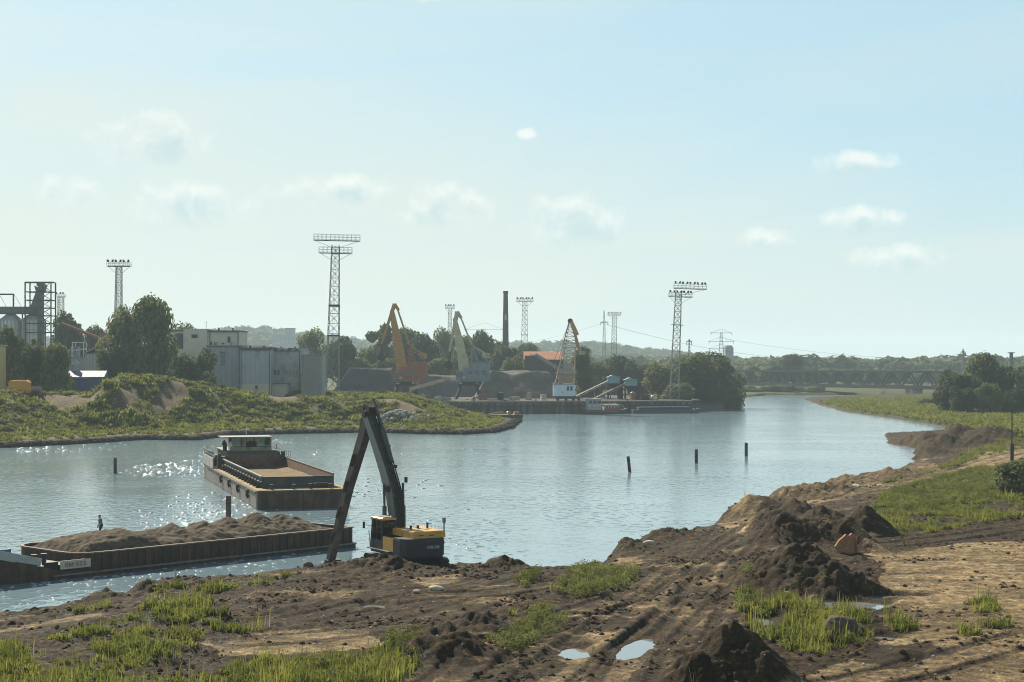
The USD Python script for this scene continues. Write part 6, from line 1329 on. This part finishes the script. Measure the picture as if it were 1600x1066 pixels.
for k in range(5): obj('wall_joint', MB().box(-hw + (k + 1) * hw / 3 - .06, -hw + (k + 1) * hw / 3 + .06, -.05, 0, 0, H), CRB, t)
t, hw, H, s = bld('panel_block', 'tall pale grey-blue block with dark roof edge, in the middle of the hall row', 375, 423, 546, 446, 14, mat('pale_blue_panel', (.29, .325, .345), rough=.75, var=.08, scale=.3, col2=(.18, .185, .185), thr=(.56, .7), s2=.3, streak=True)); zz = lambda py: ZT(py, 446) - 4; c0_ = 399
obj('roof', MB().box(-hw - .3, hw + .3, -.4, 14.3, H, H + .55), ROOFD, t); obj('roof_sheet', MB().beam((-hw, 7, H + 1.1), (hw * .9, 7, H + .7), 13, .12), DECK, t); obj('plinth', MB().box(-hw - .05, hw + .05, -.1, 0, 0, zz(600)), CRB, t); obj('window', MB().box((396 - c0_) * s, (403 - c0_) * s, -.16, -.1, zz(609), zz(601)), WHITE, t); obj('window', MB().box((399 - c0_) * s, (402.5 - c0_) * s, -.2, -.16, zz(608), zz(602)), DGLASS, t)
for k in range(5): obj('panel_joint', MB().box(-hw + (k + 1) * hw / 3 - .05, -hw + (k + 1) * hw / 3 + .05, -.04, 0, zz(600), H), COR, t)
t, hw, H, s = bld('worn_hall', 'weathered grey-white hall with small paired windows and ragged roof edge', 421, 474, 548, 452, 16, mat('worn_render', (.29, .305, .295), rough=.8, var=.18, scale=.4, col2=(.15, .15, .14), thr=(.48, .64), s2=.3, streak=True)); zz = lambda py: ZT(py, 452) - 4; c0_ = 447.5
for k in range(9): obj('roof_slab', MB().box((423 + k * 5.4 - c0_) * s, (427.6 + k * 5.4 - c0_) * s, -.3, 16, H, H + .35 + .2 * (k % 3)), ROOFD if k % 2 else COR, t)
for x0 in (427, 433, 446, 451, 458, 462): w = obj('window', MB().box((x0 - c0_) * s, (x0 + 4 - c0_) * s, -.1, 0, zz(586), zz(578)), ROOFD if x0 < 440 else CRB, t); obj('pane', MB().box((x0 + .6 - c0_) * s, (x0 + 3.4 - c0_) * s, -.14, -.102, zz(585.4), zz(578.6)), DGLASS, w)
obj('low_annex', MB().box((427 - c0_) * s, (452 - c0_) * s, -4, 0, 0, zz(600)), CRB, t); obj('annex_roof', MB().box((426 - c0_) * s, (453 - c0_) * s, -4.3, 0, zz(600), zz(599)), ROOFD, t)
t = thing('rubble_mound', 'dark round earth-covered shed at the foot of the weathered hall', 'shed', ((463 - 800) / FPX * 444, 444, 4)); v, f = clod(21); mm = trimesh.Trimesh(v, f).subdivide()
obj('body', (np.array(mm.vertices) * [3.4, 2.4, 5.6] + [0, 0, 1.2], np.array(mm.faces)), MUD, t, 40); obj('door', MB().box(-.6, .6, -2.6, -2.3, 0, 2.6), BLACK, t)
t, hw, H, s = bld('corrugated_block', 'tall corrugated metal block at the right end of the hall row, beside the mast foot', 471, 503, 556, 440, 9, COR, 0); zz = lambda py: ZT(py, 440) - 4
obj('roof', MB().box(-hw - .15, hw + .15, -.2, 9.2, H, H + .35), GREYST, t)
for k in range(26): x = -hw + (k + .5) * 2 * hw / 26; obj('corrugation', MB().prism([(x - .09, 0), (x - .04, -.09), (x + .04, -.09), (x + .09, 0)], 'z', 0, H - .05), COR, t)
for nm, px0, px1, top, Y in (('cream_building', 326, 374, 518, 470), ('grey_hall', 323, 376, 541, 455), ('panel_block', 375, 423, 546, 446), ('worn_hall', 424, 470, 548, 452)):
    par = stage.GetPrimAtPath('/World/' + nm); s = Y / FPX; org = {'cream_building': 318, 'grey_hall': 349.5, 'panel_block': 399, 'worn_hall': 447.5}[nm]; zt2 = ZT(top, Y) - 4
    for px in (px0 + 2, px1 - 2): obj('downpipe', MB().tube([((px - org) * s, -.22, .2), ((px - org) * s, -.22, zt2 - .1)], .11, 7), ROOFD, par)
    obj('gutter', MB().beam(((px0 - org) * s, -.5, zt2 - .12), ((px1 - org) * s, -.5, zt2 - .12), .22, .18), ROOFD, par)
    for k in range(2): obj('roof_vent', MB().tube([((px0 + 12 + 22 * k - org) * s, 4, zt2), ((px0 + 12 + 22 * k - org) * s, 4, zt2 + 1.0), ((px0 + 12 + 22 * k - org) * s, 4, zt2 + 1.15)], [.3, .3, .5], 8), GREYST, par)
# shed and blue tarpaulin
t, hw, H, s = bld('metal_shed', 'small corrugated shed with a bright edge roof left of the poplars', 133, 172, 553, 432, 9, mat('shed_sheet', (.33, .34, .33), rough=.6, var=.15), 0, 'shed'); zz = lambda py: ZT(py, 432) - 4
obj('roof', MB().prism([(-hw - .4, H - .1), (-.1, H + 1.8), (hw + .4, H - .1), (hw + .4, H + .12), (-.1, H + 2.05), (-hw - .4, H + .12)], 'y', -.4, 9.3), WHITE, t)
for k in range(8): obj('sheet_rib', MB().box(-hw + (k + .5) * hw / 4 - .05, -hw + (k + .5) * hw / 4 + .05, -.06, 0, 0, H), GREYST, t)
t, hw, H, s = bld('plant_house', 'dark plant room with a pale pipe frame on its roof, left of the metal shed', 108, 134, 560, 440, 8, mat('plant_grey', (.20, .225, .235), rough=.6, var=.15), 0, 'building'); zz = lambda py: ZT(py, 440) - 4
obj('dark_opening', MB().box(-hw * .2, hw * .95, -.1, 0, 0, H * .62), BLACK, t); obj('roof', MB().box(-hw - .2, hw + .2, -.2, 8.2, H, H + .3), GREYST, t)
fr = MB()
for x in (-1.6, 1.4): fr.beam((x, 1, H + .3), (x, 1, zz(535)), .2).beam((x, 4, H + .3), (x, 4, zz(535)), .2)
fr.beam((-1.8, 1, zz(535)), (1.8, 1, zz(535.5)), .28).beam((-1.6, 1, zz(548)), (2.2, 1, zz(545)), .3); obj('pipe_frame', fr, WHITE, t); obj('tank', MB().tube([(-1.2, 2.5, H + .3), (-1.2, 2.5, zz(541))], 1.3, 12), BGR, t)
Y0 = 400.0; s = Y0 / FPX; t = thing('blue_tarpaulin', 'blue tarpaulin stretched over a low stack left of the poplars', 'tarpaulin', ((136 - 800) * s, Y0, 4.5)); zz = lambda py: ZT(py, Y0) - 4.5
TARP = mat('tarp_blue', (.075, .125, .215), rough=.55, var=.2, scale=.8, bump=.05, bscale=2)
obj('cover', MB().prism([(-1.6, zz(590.5)), (-1.5, zz(590) + .15), (1.6, zz(579.5)), (1.8, zz(579.5)), (1.8, zz(590.5))], 'x', -31 * s, 29 * s), TARP, t); obj('side', MB().box(-30 * s, 28 * s, -1.2, 1.6, 0, zz(590.5)), BLUEP, t); obj('edge', MB().beam((-31 * s, -1.7, zz(590.6)), (10 * s, -1.7, zz(590.6)), .1, .22), WHITE, t)
t = thing('leaning_sheets', 'stack of bright metal sheets leaning beside the dark tree clump', 'metal sheets', ((108 - 800) * s, Y0 + 3, 4.5))
for k in range(5): obj('sheet', MB().beam(((-7 + k * .8) * s, k * .1, zz(580 - k * .5)), ((1 + k * 1.5) * s, k * .1, zz(570 - k * 1.2)), .25, 1.0), WHITE, t)
# yellow building edge, orange skip, wall
t, hw, H, s = bld('yellow_building', 'corner of a yellow building at the left picture edge', -78, -12, 540, 372, 10, mat('yellow_render', (.50, .36, .12), rough=.75, var=.1), 0, base=6.0)
obj('roof', MB().box(-hw - .3, hw + .3, -.3, 10.3, H, H + .25), WHITE, t); obj('corner_strip', MB().box(hw - .35, hw + .04, -.08, 0, 0, H), CREAMP, t); obj('plinth', MB().box(-hw, hw + .06, -.1, 0, 0, H * .22), ROOFD, t)
Y0 = 352.0; s = Y0 / FPX; zg = float(hit_z((31 - 800) * s, Y0)[0]); t = thing('orange_skip', 'orange-yellow box container on the mound at the left', 'container', ((31 - 800) * s, Y0, zg)); zz = lambda py: ZT(py, Y0) - zg
obj('body', MB().box(-15 * s, 15 * s, -1.2, 1.2, 0, zz(598)), mat('skip_orange', (.48, .23, .03), rough=.6, var=.15), t); obj('lid', MB().prism([(-15.5 * s, zz(598)), (-12 * s, zz(594)), (12 * s, zz(594)), (16 * s, zz(598))], 'y', -1.3, 1.3), LOOKS['skip_orange'], t); obj('lid_highlight', MB().box(2 * s, 9 * s, -1.34, -1.3, zz(597.6), zz(595)), CREAMP, t)
for k in range(4): obj('rib', MB().box((-13 + k * 8.4) * s, (-12 + k * 8.4) * s, -1.27, -1.2, 0, zz(598)), LOOKS['skip_orange'], t)
t = thing('concrete_wall', 'low pale concrete wall behind the orange container', 'wall', ((28 - 800) * s, Y0 + 2.2, zg - .5))
for k in range(5): obj('panel', MB().box((-34 + k * 13.5) * s, (-21 + k * 13.5) * s, -.15, .15, 0, zz(604) + .5), CAPC, t)
# ------------------------------------------------------------------ grain elevator
Y0 = 520.0; s = Y0 / FPX; zz = lambda py: ZT(py, Y0) - 5
SILO = mat('silo_sheet', (.36, .37, .36), rough=.45, var=.1, metal=.4, col2=(.22, .23, .22), thr=(.55, .7), s2=.2, streak=True)
for i, (px, lab) in enumerate(((-18, 'corrugated silo at the left picture edge'), (17, 'second corrugated silo from the left edge'), (52, 'corrugated silo nearest the elevator tower'))):
    t = thing('grain_silo', lab, 'silo', ((px - 800) * s, Y0, 5)); r = 18.5 * s; H = zz(501)
    obj('shell', MB().tube([(0, 0, 0), (0, 0, H)], r, 32), SILO, t, 30); rf = obj('roof', MB().tube([(0, 0, H), (0, 0, H + 2.6)], [r * 1.02, .5], 24), SILO, t)
    for k in range(14):
        a = k / 14 * 2 * math.pi; obj('roof_rib', MB().beam((math.cos(a) * r, math.sin(a) * r, H + .08), (math.cos(a) * .6, math.sin(a) * .6, H + 2.62), .14), WHITE, rf)
    for k in range(20):
        a = k / 20 * 2 * math.pi; obj('stiffener', MB().beam((math.cos(a) * (r + .06), math.sin(a) * (r + .06), 0), (math.cos(a) * (r + .06), math.sin(a) * (r + .06), H), .14), GREYST, t)
    for k in range(5): obj('hoop', MB().tube([(0, 0, H * (k + .8) / 5.5), (0, 0, H * (k + .8) / 5.5 + .12)], r + .05, 32, cap=False), GREYST, t)
DGR = mat('dark_green_grey', (.075, .095, .09), rough=.6, var=.2)
t = thing('grain_elevator', 'tall grain elevator tower with open steel frame above the silos', 'grain elevator', ((66 - 800) * s, Y0 - 2, 5))
fr = MB(); zs_ = [zz(q_) for q_ in (520, 506, 494, 482, 470, 457, 442)]
for cx in (-20, 20):
    for cy in (-2.6, 2.6): obj('column', MB().beam((cx * s, cy, 0), (cx * s, cy, zs_[-1]), .38), DARKST, t)
for z in zs_:
    for cy in (-2.6, 2.6): fr.beam((-20 * s, cy, z), (20 * s, cy, z), .26)
    for cx in (-20, 20): fr.beam((cx * s, -2.6, z), (cx * s, 2.6, z), .26)
for z0, z1 in zip(zs_[:-1], zs_[1:]): fr.beam((2 * s, -2.6, z0), (20 * s, -2.6, z1), .16).beam((2 * s, -2.6, z1), (20 * s, -2.6, z0), .16)
obj('frame', fr, DARKST, t); obj('head_beam', MB().beam((-23 * s, 0, zs_[-1]), (21 * s, 0, zs_[-1]), .5, .5), DARKST, t)
obj('leg_casing', MB().box(-2 * s, 4 * s, -1.2, 1.2, 0, zz(444)).box(-4 * s, 6 * s, -1.5, 1.5, zz(448), zz(443.5)), DGR, t)
obj('spout', MB().prism([(-2 * s, zz(462)), (-2 * s, zz(450)), (-9 * s, zz(447)), (-6 * s, zz(456)), (-16 * s, zz(484)), (-2 * s, zz(484))], 'y', -.8, .8), DGR, t); obj('spout', MB().prism([(4 * s, zz(452)), (10 * s, zz(446)), (8 * s, zz(455)), (4 * s, zz(460))], 'y', -.7, .7), DGR, t)
lad = MB()
for k in range(12): lad.beam((9 * s, -2.8, zz(520 - k * 6)), (16 * s, -2.8, zz(514 - k * 6)), .1)
obj('stair', lad, GREYST, t)
t = thing('gallery', 'long covered conveyor gallery running over the silo roofs', 'conveyor gallery', ((0 - 800) * s, Y0, 5))
obj('box', MB().box(-60 * s, 66 * s, -1.4, 1.4, zz(490), zz(479.5)), DGR, t); obj('walkway', MB().box(-60 * s, 66 * s, -2.3, -1.4, zz(491.5), zz(490.5)), DARKST, t)
hr = MB()
for k in range(18): hr.beam((-60 + k * 7) * s * np.array([1, 0, 0]) + [0, -2.3, zz(491)], (-60 + k * 7) * s * np.array([1, 0, 0]) + [0, -2.3, zz(486)], .08)
hr.beam((-60 * s, -2.3, zz(486)), (66 * s, -2.3, zz(486)), .08); obj('hand_rail', hr, GREYST, t)
for k in range(7): obj('support', MB().beam(((-55 + k * 18) * s, 0, zz(505)), ((-55 + k * 18) * s, 0, zz(490)), .35), DARKST, t)
t = thing('gantry_frame', 'square open gantry standing on the conveyor gallery at the left edge', 'gantry', ((10 - 800) * s, Y0, 5)); g_ = MB()
for x in (-12, 11): obj('post', MB().beam((x * s, 0, zz(480)), (x * s, 0, zz(460)), .4), DARKST, t)
obj('top_beam', MB().beam((-12 * s, 0, zz(460)), (12 * s, 0, zz(460)), .45), DARKST, t); obj('stay', MB().beam((-11 * s, 0, zz(460)), (0, 0, zz(480)), .09), DARKST, t); obj('stay', MB().beam((12 * s, 0, zz(460)), (24 * s, 0, zz(480)), .09), DARKST, t)
t = thing('red_conveyor', 'rust-red conveyor sloping down to the right from the grain elevator', 'conveyor', (0, Y0 + 6, 5)); REDC = mat('rust_red', (.20, .055, .035), rough=.7, var=.2)
a, b2 = np.array([(88 - 800) * s, 0, zz(505)]), np.array([(152 - 800) * s, 0, zz(530)]); obj('casing', MB().beam(a, b2, 1.1, .9), REDC, t); obj('rail', MB().beam(a + [0, -.7, .9], b2 + [0, -.7, .9], .1), DARKST, t)
for f in (.35, .75): p = a + (b2 - a) * f; obj('trestle', MB().beam((p[0] - .8, 0, 0), p, .3).beam((p[0] + .8, 0, 0), p, .3), DARKST, t)
obj('drive_house', MB().box(b2[0] - .5, b2[0] + 2.8, -1.5, 1.5, b2[2] - 2.2, b2[2] + 2.2), REDC, t)
# ------------------------------------------------------------------ things on the right
x, y = G(1581, 716, 2.3); z = float(hit_z(x, y)[0]); t = thing('utility_post', 'dark upright post with a slim pole on the right bank', 'post', (x, y, z)); obj('sleeve', MB().box(-.22, .22, -.22, .22, -.2, 2.6), DARKST, t); obj('pole', MB().tube([(0, 0, 2.6), (.03, 0, 7.4)], [.10, .07], 8), PILE, t); obj('sign_plate', MB().box(-.28, .28, -.26, -.22, 1.6, 2.2), DARKST, t)
# riprap and rubble along the far shore
v_ = [clod(k + 40) for k in range(5)]; rg = np.random.default_rng(8); pos = []
l_sh = shapely.LineString(left_line[2:16])
for f in rg.random(1500):
    p = l_sh.interpolate(f, True); pos.append((p.x + rg.normal(0, .5), p.y + .4 + rg.normal(0, .6), .25 + rg.uniform(-.1, .35)))
pos = np.array(pos); ROCKD = mat('shore_rock', (.030, .023, .017), rough=.95, var=.5, scale=1.0, col2=(.10, .082, .06), thr=(.58, .72), spec=.05)
scatter('shore_rocks', [(m_, ROCKD) for m_ in v_], pos, rg.uniform(0, 6.28, len(pos)), (.35 + .55 * rg.random((len(pos), 1)) ** 2) * np.ones((1, 3)), 'dark rock edging along the far waterline', 'rocks')
cx, cy = (620 - 800) / FPX * 378, 378.0; k = 140; px_ = rg.normal(0, 3.2, k); py_ = rg.normal(0, 2.0, k); zz0 = hit_z(cx + px_, cy + py_); hh = 2.6 * np.exp(-(px_ / 3.6) ** 2 - (py_ / 2.4) ** 2)
scatter('rubble_pile', [(m_, mat('rubble_grey', (.20, .185, .165), rough=.9, var=.4, scale=1.2)) for m_ in v_], np.stack([cx + px_, cy + py_, zz0 + hh * .9], -1), rg.uniform(0, 6.28, k), (.35 + .5 * rg.random((k, 1))) * np.ones((1, 3)), 'grey rubble pile on the green spit behind the digger arm', 'rubble')
